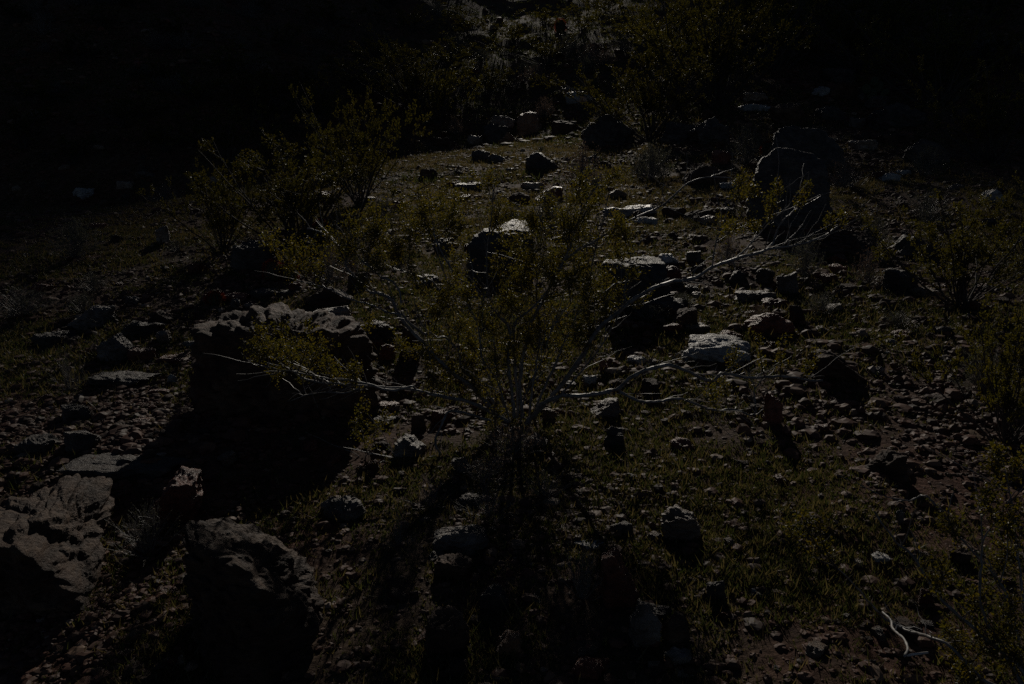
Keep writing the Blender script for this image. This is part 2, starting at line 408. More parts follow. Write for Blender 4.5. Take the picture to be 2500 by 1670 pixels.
hullrock('boulder', [(1884, 372, 0), (1890, 330, .2), (1925, 307, .4), (1965, 312, .5), (2010, 320, .4), (2040, 345, .3), (2062, 395, .1), (1900, 345, 1.0), (2030, 350, 1.0)], (1970, 415), 'dark',
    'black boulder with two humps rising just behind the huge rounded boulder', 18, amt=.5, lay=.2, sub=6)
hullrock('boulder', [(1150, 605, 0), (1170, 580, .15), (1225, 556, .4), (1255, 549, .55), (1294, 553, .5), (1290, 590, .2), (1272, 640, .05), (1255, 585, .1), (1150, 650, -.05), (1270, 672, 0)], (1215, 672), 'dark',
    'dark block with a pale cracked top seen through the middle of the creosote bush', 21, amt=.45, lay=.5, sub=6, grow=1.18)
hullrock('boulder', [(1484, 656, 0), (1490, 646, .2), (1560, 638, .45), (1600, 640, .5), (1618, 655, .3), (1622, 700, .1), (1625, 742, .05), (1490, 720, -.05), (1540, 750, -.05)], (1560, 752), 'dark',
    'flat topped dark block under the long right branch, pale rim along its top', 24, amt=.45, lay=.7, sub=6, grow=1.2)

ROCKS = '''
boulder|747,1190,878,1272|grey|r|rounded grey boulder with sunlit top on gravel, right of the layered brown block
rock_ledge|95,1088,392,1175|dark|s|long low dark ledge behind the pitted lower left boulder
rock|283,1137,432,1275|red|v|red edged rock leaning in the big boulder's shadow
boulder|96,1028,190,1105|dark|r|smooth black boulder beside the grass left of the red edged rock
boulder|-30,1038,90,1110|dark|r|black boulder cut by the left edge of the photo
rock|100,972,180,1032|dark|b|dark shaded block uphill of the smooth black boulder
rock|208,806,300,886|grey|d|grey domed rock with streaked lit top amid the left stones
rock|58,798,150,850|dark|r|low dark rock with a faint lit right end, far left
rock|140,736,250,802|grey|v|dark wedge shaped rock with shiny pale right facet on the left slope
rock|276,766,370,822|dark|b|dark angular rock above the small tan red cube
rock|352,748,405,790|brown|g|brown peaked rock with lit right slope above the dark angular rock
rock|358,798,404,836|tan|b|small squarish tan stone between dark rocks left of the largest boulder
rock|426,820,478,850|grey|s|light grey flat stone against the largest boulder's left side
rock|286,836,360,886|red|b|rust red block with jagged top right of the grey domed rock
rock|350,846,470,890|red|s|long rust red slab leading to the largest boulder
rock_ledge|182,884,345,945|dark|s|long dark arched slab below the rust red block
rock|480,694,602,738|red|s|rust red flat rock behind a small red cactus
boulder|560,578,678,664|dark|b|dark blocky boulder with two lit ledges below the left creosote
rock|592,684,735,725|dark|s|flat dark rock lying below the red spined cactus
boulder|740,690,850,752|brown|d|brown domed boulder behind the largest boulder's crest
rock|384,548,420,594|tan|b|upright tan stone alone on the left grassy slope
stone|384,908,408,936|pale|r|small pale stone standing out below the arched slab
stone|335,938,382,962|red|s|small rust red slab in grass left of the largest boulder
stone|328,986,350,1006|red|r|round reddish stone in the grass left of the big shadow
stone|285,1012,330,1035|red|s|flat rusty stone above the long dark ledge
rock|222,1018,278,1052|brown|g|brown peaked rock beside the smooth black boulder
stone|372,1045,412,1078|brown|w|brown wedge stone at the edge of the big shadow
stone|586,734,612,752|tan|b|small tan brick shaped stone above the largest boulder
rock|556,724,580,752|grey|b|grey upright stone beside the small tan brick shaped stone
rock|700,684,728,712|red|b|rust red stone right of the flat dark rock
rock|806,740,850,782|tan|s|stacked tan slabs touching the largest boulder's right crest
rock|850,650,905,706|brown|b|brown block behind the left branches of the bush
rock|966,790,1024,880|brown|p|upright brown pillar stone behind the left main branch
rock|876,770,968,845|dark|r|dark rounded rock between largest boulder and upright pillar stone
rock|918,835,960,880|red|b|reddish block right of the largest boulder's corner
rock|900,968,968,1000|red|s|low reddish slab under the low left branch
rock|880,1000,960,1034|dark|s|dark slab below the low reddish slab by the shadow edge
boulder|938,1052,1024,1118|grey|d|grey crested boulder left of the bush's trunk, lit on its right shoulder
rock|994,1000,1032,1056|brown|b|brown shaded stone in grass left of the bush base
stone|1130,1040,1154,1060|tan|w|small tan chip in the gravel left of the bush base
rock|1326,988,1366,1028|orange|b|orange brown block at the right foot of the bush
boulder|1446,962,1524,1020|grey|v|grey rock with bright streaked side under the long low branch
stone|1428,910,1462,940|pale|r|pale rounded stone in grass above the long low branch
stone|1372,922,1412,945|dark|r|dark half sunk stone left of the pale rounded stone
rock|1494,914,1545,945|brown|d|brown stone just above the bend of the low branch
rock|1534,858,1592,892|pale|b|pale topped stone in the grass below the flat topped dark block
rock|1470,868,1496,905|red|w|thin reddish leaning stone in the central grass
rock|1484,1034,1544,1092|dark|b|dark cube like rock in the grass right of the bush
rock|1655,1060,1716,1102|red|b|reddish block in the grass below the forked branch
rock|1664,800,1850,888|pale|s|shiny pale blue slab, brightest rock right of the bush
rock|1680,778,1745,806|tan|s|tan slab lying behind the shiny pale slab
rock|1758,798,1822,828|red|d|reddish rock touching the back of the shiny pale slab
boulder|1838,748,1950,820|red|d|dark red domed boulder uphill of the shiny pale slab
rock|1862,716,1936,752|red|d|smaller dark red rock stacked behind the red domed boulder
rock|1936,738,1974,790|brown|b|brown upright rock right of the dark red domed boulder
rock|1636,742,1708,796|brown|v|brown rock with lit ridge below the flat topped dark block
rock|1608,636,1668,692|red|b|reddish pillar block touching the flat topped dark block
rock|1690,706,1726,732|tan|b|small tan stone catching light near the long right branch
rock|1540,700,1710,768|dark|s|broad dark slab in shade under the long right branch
rock|1672,604,1714,640|grey|r|bluish dark rounded rock with shiny face above the long right branch
rock|1686,640,1720,668|dark|r|dark rounded rock just below the bluish shiny one
rock|1605,612,1660,645|pale|s|pale flat rock behind the reddish pillar block
rock|1568,618,1612,650|dark|w|dark leaning rock on top of the flat topped block's back edge
rock|1796,690,1916,738|grey|s|flat grey rock with lit streaks left of the upright boulder pair
boulder|1893,658,1952,718|grey|b|grey blocky boulder with lit edges right of the flat grey rock
rock|1850,648,1897,692|dark|r|dark rounded rock left of the grey blocky boulder
rock|1782,655,1830,690|dark|d|dark low rock below a dry grey shrub
rock|2006,838,2140,928|brown|w|brown wedge boulder casting a black shadow, right side
stone|2008,788,2044,810|tan|w|small tan stone catching light uphill of the brown wedge boulder
stone|2096,794,2122,812|red|b|small rusty stone right of the small tan stone
rock|2196,796,2248,822|red|s|reddish flat rock on the gravelly right slope
stone|2178,818,2210,840|grey|d|grey stone left of the dark right bush
stone|2178,848,2194,862|pale|b|small bright pale stone below the grey stone on the right
stone|2154,884,2184,912|grey|v|grey stone with lit top right of the brown wedge boulder
rock|1888,952,1934,1040|red|p|upright dark red pillar rock casting a long black shadow
boulder|2180,560,2270,626|dark|g|black peaked boulder left of the right creosote
boulder|2168,644,2252,716|dark|b|black boulder with glittering top beside a grey shrub
rock|2028,640,2070,668|red|s|reddish rock between the two grey shrubs on the right
stone|2018,1022,2062,1056|red|b|rusty stone on the right gravel below the wedge boulder
rock|2292,950,2358,985|brown|v|brown rock in the shade of the right bush
boulder|1640,1224,1746,1326|tan|b|layered tan rock with sunlit top and black shadow, right foreground
rock|1766,1402,1820,1468|dark|b|dark upright block in gravel below the layered tan rock
boulder|2168,1094,2254,1172|brown|v|brown block with lit left edge behind the right foreground twigs
rock|1928,1150,1966,1184|red|w|small red wedge stone in the right gravel
stone|1930,1232,1984,1254|pale|s|pale flat stone, left one of two in the right gravel
stone|1984,1270,2024,1290|pale|s|pale thin stone lower right of the other pale flat stone
stone|2112,1280,2140,1300|tan|s|thin tan chip between the two foreground twigs
rock|2196,1334,2250,1372|pale|s|pale square slab crossed by a twig shadow, bottom right
stone|2142,1360,2178,1388|tan|b|tan angular stone beside the pale square slab
stone|2318,1338,2350,1364|orange|b|orange stone under the right foreground bush
rock|2402,1330,2452,1376|brown|s|reddish brown slab near the right edge under the twigs
stone|1885,1432,1908,1456|pale|w|small pale wedge stone in the lower right gravel
stone|2250,1246,2272,1284|grey|r|small grey round stone in shade under thin twigs
rock|2330,1430,2370,1480|red|s|reddish slab among the dark lower right twigs
boulder|1566,1462,1646,1580|grey|d|tall rounded grey boulder with long black shadow, bottom centre right
rock|1594,1462,1684,1516|dark|r|dark rock right behind the tall rounded grey boulder
boulder|1488,1344,1590,1480|red|w|red sloping rock beside the grey twiggy shrub
rock|1410,1300,1508,1342|pale|s|flat pale rock behind the grey twiggy shrub
rock|1506,1262,1570,1308|dark|r|dark twin rock right of the flat pale rock
boulder|1042,1260,1182,1350|grey|d|grey boulder dappled by the bush's shadow
rock|1042,1340,1140,1420|brown|s|dim lower slab touching the dappled grey boulder
boulder|1012,1488,1136,1600|brown|b|brown block with a lit rim in the bottom centre shade
rock|1195,1536,1272,1600|orange|v|slanting rock with a thin lit orange edge, bottom centre
rock|1412,1598,1504,1662|red|s|red flat rock striped by twig shadows at the bottom edge
rock|1442,1566,1478,1594|red|b|small red rock just above the striped flat one
rock|1654,1496,1730,1580|brown|s|ragged purple brown ledge right of the tall grey boulder's shadow
rock|1662,1572,1740,1628|grey|s|grey shelf of rock below the purple brown ledge
rock|1684,1616,1752,1652|tan|s|tan lit slab below the grey shelf at the bottom
rock|1160,1420,1240,1500|dark|r|black rock hidden in the bush shadow at bottom centre
stone|1290,1440,1340,1470|grey|w|dim grey stone in the bush shadow below the twiggy shrub
rock|310,1420,362,1452|red|b|small reddish rock in the gap between the two front boulders
stone|185,1580,230,1610|orange|s|orange tan slab in gravel between the two front boulders
stone|212,1610,236,1630|orange|r|orange tan pebble sized stone at the bottom left
rock|330,1595,372,1625|tan|s|tan flat rock beside the black front face, bottom left
boulder|1178,302,1242,350|dark|r|black boulder in front of the tan pair on the crest
boulder|1197,280,1260,312|tan|r|pale tan rounded boulder on the crest, left of the orange one
boulder|1256,270,1328,330|orange|b|big orange tan boulder on the crest
rock|1222,318,1262,352|orange|g|orange pointed rock at the foot of the big orange tan boulder
rock|1342,292,1408,332|brown|s|slab with lit top right of the big orange tan boulder
boulder|1418,284,1540,358|dark|d|broad dark boulder on the crest under a creosote
rock|1284,370,1374,412|dark|w|dark tilted slab in the pale grass of the middle slope
rock|1028,408,1072,436|brown|b|brown cube like rock alone in the pale grass
rock|1112,440,1180,464|grey|s|flat slab with bright top in the middle grass
rock|1238,466,1294,500|brown|b|brown block behind the top sprays of the bush
rock|1300,450,1370,494|red|v|reddish slanting rock behind the top sprays of the bush
rock|1270,440,1330,462|tan|s|thin tan slab above the reddish slanting rock
rock|962,486,998,510|red|b|small rust red rock in the grass right of the left creosote
rock|1376,224,1456,252|pale|s|pale lit ledge high on the crest beside a straw shrub
rock|1464,500,1540,532|pale|s|pale flat ledge, left of a pair above the upper right branch
rock|1520,494,1604,524|pale|s|broad pale ledge, right of the pair above the upper right branch
rock|1545,524,1600,548|pale|s|small pale slab just below the two pale ledges
rock|1146,362,1198,392|dark|r|dark rock sunk in the crest grass below the black boulder
rock|1062,332,1112,358|brown|r|brown rock left of the boulder group on the crest
rock|1142,330,1180,354|tan|r|small tan rock against the black crest boulder
boulder|1862,246,1952,305|brown|r|round brown boulder under a creosote, upper right
rock|1985,162,2064,208|dark|b|dark blocky rock with lit ledges high on the right
rock|1992,198,2058,238|brown|g|brown pointed rock below the dark blocky one
rock|1946,206,1990,230|pale|v|bright pinkish white rock, upper right
rock|1782,250,1856,272|pale|s|row shaped white ledge left of the round brown boulder
rock|1790,222,1850,248|tan|s|tan slab above the row shaped white ledge
rock|1966,254,2028,292|dark|d|dark rock with white capped top right of the round brown boulder
rock|2080,240,2146,274|dark|b|dark flat topped block far up on the right
boulder|2106,248,2216,318|dark|d|big dark boulder far up on the right under thin twigs
rock|2046,286,2082,314|grey|r|small dark rock with a bright edge beneath the flat topped block
rock|2070,216,2108,246|grey|d|grey lit rock above the flat topped block
rock|1606,292,1690,348|dark|r|dark boulder left of the grey shrub, right of the crest
boulder|1676,294,1772,352|dark|d|dark sloping boulder behind the grey shrub, upper right
rock|1700,272,1740,296|brown|w|brown slab with lit top over the dark sloping boulder
rock|1664,398,1764,450|brown|d|brown domed rock beside the upper right branch tips
rock|1746,440,1790,460|pale|s|thin white slab beside the upper right branch tips
rock|1728,362,1770,402|red|b|reddish rock left of the dry grey shrub
rock|2126,418,2172,442|pale|v|white slanting slab on the dark right slope
rock|2165,408,2204,426|pale|s|thin pale slab beside the white slanting one
rock|2382,458,2434,496|pale|g|brightest white rock, alone at the far right
rock|2060,335,2120,366|tan|s|tan lit slab right of the two humped black boulder
rock|2120,325,2200,352|brown|s|low brown ledge with lit rim on the right slope
rock|2190,335,2280,400|dark|d|dark boulder with one lit edge on the far right slope
rock|1610,498,1668,530|brown|r|brown rock right of the pale ledges
rock|1700,520,1742,548|tan|s|tan slab under the right hand leafy sprays
rock|1740,500,1790,528|dark|b|dark block left of the right hand leafy sprays
rock|300,440,345,462|tan|s|tan rock on the left ridge line
rock|195,458,245,488|pale|s|pale grey rock on the left ridge line
rock|530,430,566,448|tan|w|tan stone on bare soil at the foot of the left creosote
stone|226,540,268,560|red|s|reddish stone on the left slope beneath the grey green shrub
'''
for ln in ROCKS.strip().split('\n'):
    nm, bb, col, st, lab = ln.split('|')
    rock(nm, [int(v) for v in bb.split(',')], col, st, lab, cat='boulder' if nm == 'boulder' else ('ledge' if 'ledge' in nm else nm))

# loose stones: look-alikes share a label
rs = np.random.RandomState(77)
protos = {}
for col in ('red', 'tan', 'grey', 'brown'):
    protos[col] = []
    for k in range(5):
        V, F = body('bsrgd'[k], 1.0, .8, .5, 900 + k * 3 + len(col), 4)
        protos[col].append(mesh_np('stone', V, F, RM[col], False))
ZONES = [('among the bottom foreground gravel', 'loose stones of the foreground', 1290, 1660, 40, .05),
         ('in the grass around the creosote bush', 'loose stones round the bush', 860, 1280, 50, .06),
         ('on the slope level with the bush crown', 'loose stones of the middle slope', 560, 850, 90, .13),
         ('on the upper slope near the crest', 'loose stones of the upper slope', 330, 550, 60, .2),
         ('lying on the dim far hillside', 'loose stones of the far hillside', 10, 300, 34, .30)]
CN = {'red': 'rust red', 'tan': 'tan', 'grey': 'dull grey', 'brown': 'dark brown'}
for txt, grp, ya, yb, n, sz in ZONES:
    for k in range(n):
        px, py = rs.uniform(40, 2460), rs.uniform(ya, yb)
        Y = hit(px, py); p = at(px, py, Y)
        col = ['red', 'red', 'tan', 'grey', 'brown', 'brown'][rs.randint(6)]
        me = protos[col][rs.randint(5)]
        o = obj('stone', me, None, (p[0], p[1], hz(p[0], p[1]) - .06 * sz))
        s = sz * rs.lognormal(0, .35); o.scale = (s * rs.uniform(.8, 1.4), s, s * rs.uniform(.6, 1.1)); o.rotation_euler = (rs.uniform(-.3, .3), rs.uniform(-.3, .3), rs.uniform(0, 6.3))
        tag(o, 'small %s loose stone %s' % (CN[col], txt), 'stone', grp)

# ------------------------------------------------------------------ gravel and seedling grass (uncountable)
def fan(n, y0, y1, rs, pw=1.0, half=.74):
    u = rs.uniform(size=n)
    Y = y0 * (y1 / y0) ** u if pw == 1.0 else ((y0 ** (1 - pw)) + u * (y1 ** (1 - pw) - y0 ** (1 - pw))) ** (1 / (1 - pw))
    return rs.uniform(-1, 1, n) * (half * Y + 2.2), Y
def gravel(name, label, seed, cnt, y0, y1, pw, size, grow, sub, mask):
    rs = np.random.RandomState(seed)
    x, y = fan(cnt, y0, y1, rs, pw)
    m = mask(x, y, rs) if mask else rs.uniform(size=len(x)) < np.clip(.30 + 2.2 * (n2(x, y, 1.3, 5.5) + .5 * n2(x, y, .4, 1.5)) + .15 * np.clip(np.abs(x - .5) - .8, -1, 1) - .45 * np.exp(-((x - 1.0) / 1.1) ** 2 - ((y - 4.0) / 1.3) ** 2), .10, 1)
    x, y = x[m], y[m]; n = len(x)
    z = H(x, y)
    s = size * np.minimum(rs.lognormal(0, .65, n), 4.0) * (1 + y * grow)
    dirs, F = ico(sub)
    B = dirs[None] * (1 + rs.uniform(-.28, .28, (n, len(dirs), 1))) * s[:, None, None] * np.stack([rs.uniform(.8, 1.6, n), rs.uniform(.8, 1.6, n), rs.uniform(.4, .9, n)], 1)[:, None, :]
    V = B + np.stack([x, y, z + s * .15], 1)[:, None, :]
    FF = (F[None] + (np.arange(n) * len(dirs))[:, None, None]).reshape(-1, 3)
    tint = np.repeat(np.clip(rs.beta(2, 2.8, n), 0, 1), len(dirs))
    o = obj(name, mesh_np(name, V.reshape(-1, 3), FF, M_peb, False, tint))
    tag(o, label, None, None, 'stuff')
gravel('gravel', 'reddish brown gravel scattered over the hillside', 3, 175000, 4.4, 30, 1.15, .0046, .11, 1, None)
gravel('fine_gravel', 'fine reddish gravel between the nearest boulders', 8, 160000, 1.6, 4.6, 1.15, .0046, .11, 2, None)
gravel('rubble', 'patches of broken angular rubble between the boulders', 5, 44000, 3.5, 32, 1.0, .0088, .065, 2,
       lambda x, y, rs: (n2(x, y, 1.9, 6.6) + .5 * n2(x, y, .6, 3.3) + .09 * np.clip(x - .8, -1.6, 1.0) + .30 * np.exp(-((y - 12) / 2.5) ** 2) * np.clip(-x - 3, 0, 1) + rs.normal(0, .08, len(x))) > .10)
gravel('far_gravel', 'stones strewn thinly over the far hill', 6, 26000, 22, 110, 1.1, .03, .012, 1,
       lambda x, y, rs: n2(x, y, 3.0, 6.6) + rs.normal(0, .2, len(x)) > .0)
def grass(seed, cnt, y0, y1, pw, thr, wmul):
    rs = np.random.RandomState(seed)
    x, y = fan(cnt, y0, y1, rs, pw)
    d = n2(x, y, 1.6, 9.1) + .6 * n2(x, y, .45, 3.1) + .16 * np.exp(-((x - .7) / 2.5) ** 2) + .10 * np.clip(-x - 1.5, 0, 1) + .20 * np.exp(-((x - 1.0) / 1.0) ** 2 - ((y - 4.0) / 1.2) ** 2)
    d = d - .34 * np.exp(-((y - 2.2) / .9) ** 2) * np.clip(x + .1, 0, .5) * 2
    m = d + rs.normal(0, .17, len(x)) > thr
    x, y, d = x[m], y[m], d[m]; n = len(x)
    g = 5                                     # blades per tuft
    x = (x[:, None] + rs.normal(0, .006, (n, g)) * (1 + y[:, None] * .15)).ravel(); y = (y[:, None] + rs.normal(0, .006, (n, g)) * (1 + y[:, None] * .15)).ravel()
    n *= g; z = H(x, y) - .003
    dry = rs.uniform(size=n) < .22
    tuft = np.repeat(rs.lognormal(0, .42, n // g), g)
    ln = tuft * (.007 + .014 * rs.uniform(size=n) ** 1.5) * (1 + y * .05) * np.where(dry, 1.6, 1.0)
    wd = (.0016 + .0016 * rs.uniform(size=n)) * (1 + y * .16) * wmul
    lean = rs.normal(0, .6, (n, 2))
    up = np.stack([lean[:, 0], lean[:, 1], np.ones(n)], 1); up /= np.linalg.norm(up, axis=1)[:, None]
    a = rs.uniform(0, 6.283, n); sd = np.stack([np.cos(a), np.sin(a), np.zeros(n)], 1) * wd[:, None]
    P = np.stack([x, y, z], 1)
    V = np.stack([P - sd, P + sd, P + up * ln[:, None]], 1).reshape(-1, 3)
    t = np.where(dry, rs.uniform(.75, 1, n), rs.uniform(0, .55, n)); t = np.clip(t + np.clip((y - 7) / 9, 0, .75) * rs.uniform(.2, 1.2, n), 0, 1); t = np.repeat(t, 3)
    o = obj('grass', mesh_np('grass', V, np.arange(3 * n).reshape(n, 3), M_grass, False, t))
    tag(o, 'short green seedling grass over the soil', None, None, 'stuff')
grass(4, 460000, 1.7, 30, 1.25, .12, 1.0)
grass(24, 190000, 5.5, 28, .8, .02, 1.3)
def far_cover():
    rs = np.random.RandomState(14)
    x, y = fan(170000, 14, 110, rs, 1.1)
    m = n2(x, y, 4.0, 2.1) + .5 * n2(x, y, 1.2, 7.1) + rs.normal(0, .25, len(x)) > -.25 + .9 * np.clip((30 - y) / 14, 0, 1)
    x, y = x[m], y[m]; n = len(x); g = 4
    x = (x[:, None] + rs.normal(0, .08, (n, g))).ravel(); y = (y[:, None] + rs.normal(0, .08, (n, g))).ravel(); n *= g
    z = H(x, y) - .01
    ln = .04 + .13 * rs.uniform(size=n) ** 2; wd = (.006 + .008 * rs.uniform(size=n)) * (1 + y * .02)
    lean = rs.normal(0, .6, (n, 2)); up = np.stack([lean[:, 0], lean[:, 1], np.ones(n)], 1); up /= np.linalg.norm(up, axis=1)[:, None]
    a = rs.uniform(0, 6.283, n); sd = np.stack([np.cos(a), np.sin(a), np.zeros(n)], 1) * wd[:, None]
    P = np.stack([x, y, z], 1)
    V = np.stack([P - sd, P + sd, P + up * ln[:, None]], 1).reshape(-1, 3)
    t = np.repeat(rs.uniform(.0, .6, n), 3)
    o = obj('grass', mesh_np('far_grass', V, np.arange(3 * n).reshape(n, 3), M_grass, False, t))
    tag(o, 'thin pale grass on the far hill', None, None, 'stuff')
far_cover()

# ------------------------------------------------------------------ shrubs
def creosote(seed, nst=22, leaf=.022, nsub=6, ntw=5, nlf=10, spread=1.0):
    """unit bush: about 1 high, 1.2 wide"""
    rs = np.random.RandomState(seed)
    th = np.radians(rs.uniform(8, 62, nst)) * spread; az = rs.uniform(0, 6.283, nst)
    d = np.stack([np.sin(th) * np.cos(az), np.sin(th) * np.sin(az), np.cos(th)], 1)
    Ls = rs.uniform(.75, 1.08, nst) / np.maximum(np.cos(th), .62) * .92
    n = 9; t = np.linspace(0, 1, n)
    P = np.zeros((nst, n, 3)); base = rs.normal(0, .03, (nst, 3)); base[:, 2] = -.03
    side = rs.normal(0, .12, (nst, 3)); side[:, 2] += .06
    wob = np.cumsum(rs.normal(0, .016, (nst, n, 3)), 1)
    P = base[:, None] + d[:, None] * (Ls[:, None] * t[None])[..., None] + side[:, None] * (t ** 2)[None, :, None] * Ls[:, None, None] + wob
    parts = [tubes(P, .0115 * (1 - .75 * t)[None] * rs.uniform(.6, 1.3, (nst, 1)), 5)]
    # side branches
    M = nst * nsub; si = np.repeat(np.arange(nst), nsub); tt = rs.uniform(.28, 1.0, M)
    k = np.clip((tt * (n - 1)).astype(int), 0, n - 2); f = tt * (n - 1) - k
    st = P[si, k] * (1 - f)[:, None] + P[si, k + 1] * f[:, None]
    dd = d[si] + rs.normal(0, .55, (M, 3)); dd[:, 2] += .25; dd /= np.linalg.norm(dd, axis=1)[:, None]
    l2 = rs.uniform(.14, .34, M) * (1.15 - .5 * tt)
    q = np.linspace(0, 1, 5)
    B = st[:, None] + dd[:, None] * (l2[:, None] * q[None])[..., None] + np.cumsum(rs.normal(0, .008, (M, 5, 3)), 1) * (q > 0)[None, :, None]
    parts.append(tubes(B, np.tile(.0042 * (1 - .6 * q), (M, 1)), 3))
    # twigs
    K = M * ntw; bi = np.repeat(np.arange(M), ntw); u = rs.uniform(.25, 1, K); kk = np.clip((u * 4).astype(int), 0, 3); ff = u * 4 - kk
    s3 = B[bi, kk] * (1 - ff)[:, None] + B[bi, kk + 1] * ff[:, None]
    d3 = dd[bi] + rs.normal(0, .7, (K, 3)); d3[:, 2] += .3; d3 /= np.linalg.norm(d3, axis=1)[:, None]
    l3 = rs.uniform(.04, .11, K)
    W = s3[:, None] + d3[:, None] * (l3[:, None] * np.array([0, .5, 1])[None])[..., None]
    parts.append(tubes(W, np.tile(np.array([.002, .0016, .001]), (K, 1)), 3))
    li = np.repeat(np.arange(K), nlf); v = rs.uniform(.15, 1.05, K * nlf)
    lp = s3[li] + d3[li] * (l3[li] * v)[:, None] + rs.normal(0, .006, (K * nlf, 3))
    ld = d3[li] + rs.normal(0, .8, (K * nlf, 3))
    LV, LF = leaves(lp, ld, leaf * rs.uniform(.6, 1.2, len(lp)), leaf * .3 * rs.uniform(.7, 1.2, len(lp)), rs)
    tint = np.repeat(np.clip(rs.normal(.45, .22, len(lp)), 0, 1), 4)
    SV, SF = join(parts)
    return mesh_np('stems', SV, SF, M_darkbark, True), mesh_np('foliage', LV, LF, M_leaf_old, False, tint)
CREO = [creosote(s, 26, .023, 6, 6, 16) for s in (11, 12, 13)] + [creosote(21, 18, .036, 6, 4, 10, 1.1), creosote(22, 16, .04, 6, 4, 9)]
def plant_empty(name, px, base, label, cat, group=None, sink=.02):
    Y = hit(px, base); p = at(px, base, Y)
    e = bpy.data.objects.new(name, None); C.objects.link(e); e.empty_display_size = .1
    e.location = (p[0], p[1], hz(p[0], p[1]) - sink)
    return tag(e, label, cat, group), Y
def put_creosote(px, base, wpx, hpx, var, label, group=None, rz=0.0):
    e, Y = plant_empty('creosote_bush', px, base, label, 'bush', group)
    e.rotation_euler = (0, 0, rz); sx = wpx / FPX * Y / 1.35; sz = hpx / FPX * Y / 1.0
    e.scale = (sx, sx, sz)
    obj('stems', CREO[var][0], e); obj('foliage', CREO[var][1], e)
CR = '''
720,605,390,240,1,wide leafy creosote bush on the left, above the dark blocky boulder
880,500,210,230,2,tall creosote bush with a bright crown right of the wide left one
545,610,170,190,2,thin creosote bush left of the wide one, beside bare soil
1590,345,270,190,1,leafy creosote bush standing on the crest, right of centre
1745,262,330,230,0,broad creosote bush above the row shaped white ledge
1900,170,260,190,2,tall creosote bush in the upper right between other bushes
2092,176,260,150,1,creosote bush with bare lower stems above the flat topped block
2290,262,300,210,0,dark creosote bush high on the right side
2420,400,260,210,2,dim creosote bush at the upper right edge
2345,745,310,225,0,shaded creosote bush right of the glittering black boulder
2500,640,170,190,1,dim creosote bush cut by the right edge, halfway up
2455,1075,300,330,2,dark creosote bush cut by the right edge, below the shaded one
1640,190,240,150,2,creosote bush behind the one standing on the crest
1010,268,240,130,1,low creosote bush on the slope behind the left tall creosote
1075,300,130,110,3,small creosote bush left of the boulders on the crest
560,400,190,120,3,small leafy bush at the left end of the ridge path
650,330,200,130,4,bush above the wide left creosote, on the dim hillside
'''
for ln in CR.strip().split('\n'):
    px, b, ww, hh, va, lab = ln.split(',', 5)
    put_creosote(float(px), float(b), float(ww), float(hh), int(va), lab, None, random.Random(px).uniform(0, 6))
FARB = [(870, 230, 180, 100), (900, 150, 140, 80), (620, 262, 200, 110), (730, 225, 150, 90), (1330, 160, 150, 80), (1250, 112, 130, 70), (1420, 85, 120, 70), (1150, 90, 130, 70),
        (1000, 80, 130, 70), (800, 70, 130, 70), (700, 130, 150, 80), (560, 180, 150, 80), (480, 262, 170, 90), (380, 205, 150, 80), (300, 310, 180, 95), (200, 160, 150, 80),
        (250, 70, 130, 70), (100, 262, 170, 90), (60, 360, 180, 95), (430, 105, 130, 70), (1090, 170, 160, 80), (1560, 110, 180, 100), (1690, 100, 200, 110), (1790, 90, 200, 110),
        (2010, 80, 200, 110), (2160, 90, 200, 110), (2310, 120, 220, 120), (2440, 190, 220, 120), (180, 400, 160, 80), (400, 370, 150, 80), (950, 20, 110, 50), (1480, 25, 110, 50),
        (640, 30, 110, 50), (330, 20, 110, 50), (1880, 60, 180, 110), (2420, 60, 180, 100), (1190, 240, 130, 70), (770, 300, 160, 90), (40, 60, 130, 70), (1330, 60, 100, 50)]
rf = random.Random(9)
for i, (px, b, ww, hh) in enumerate(FARB):
    put_creosote(px, b, ww * rf.uniform(.85, 1.15), hh * rf.uniform(.65, .95), 3 + i % 2,
                 'dark creosote bush scattered over the dim far hillside left and centre' if px < 1500 else 'dim creosote bush high on the upper right slope',
                 'bushes of the far hillside' if px < 1500 else 'bushes of the upper right slope', rf.uniform(0, 6.3))

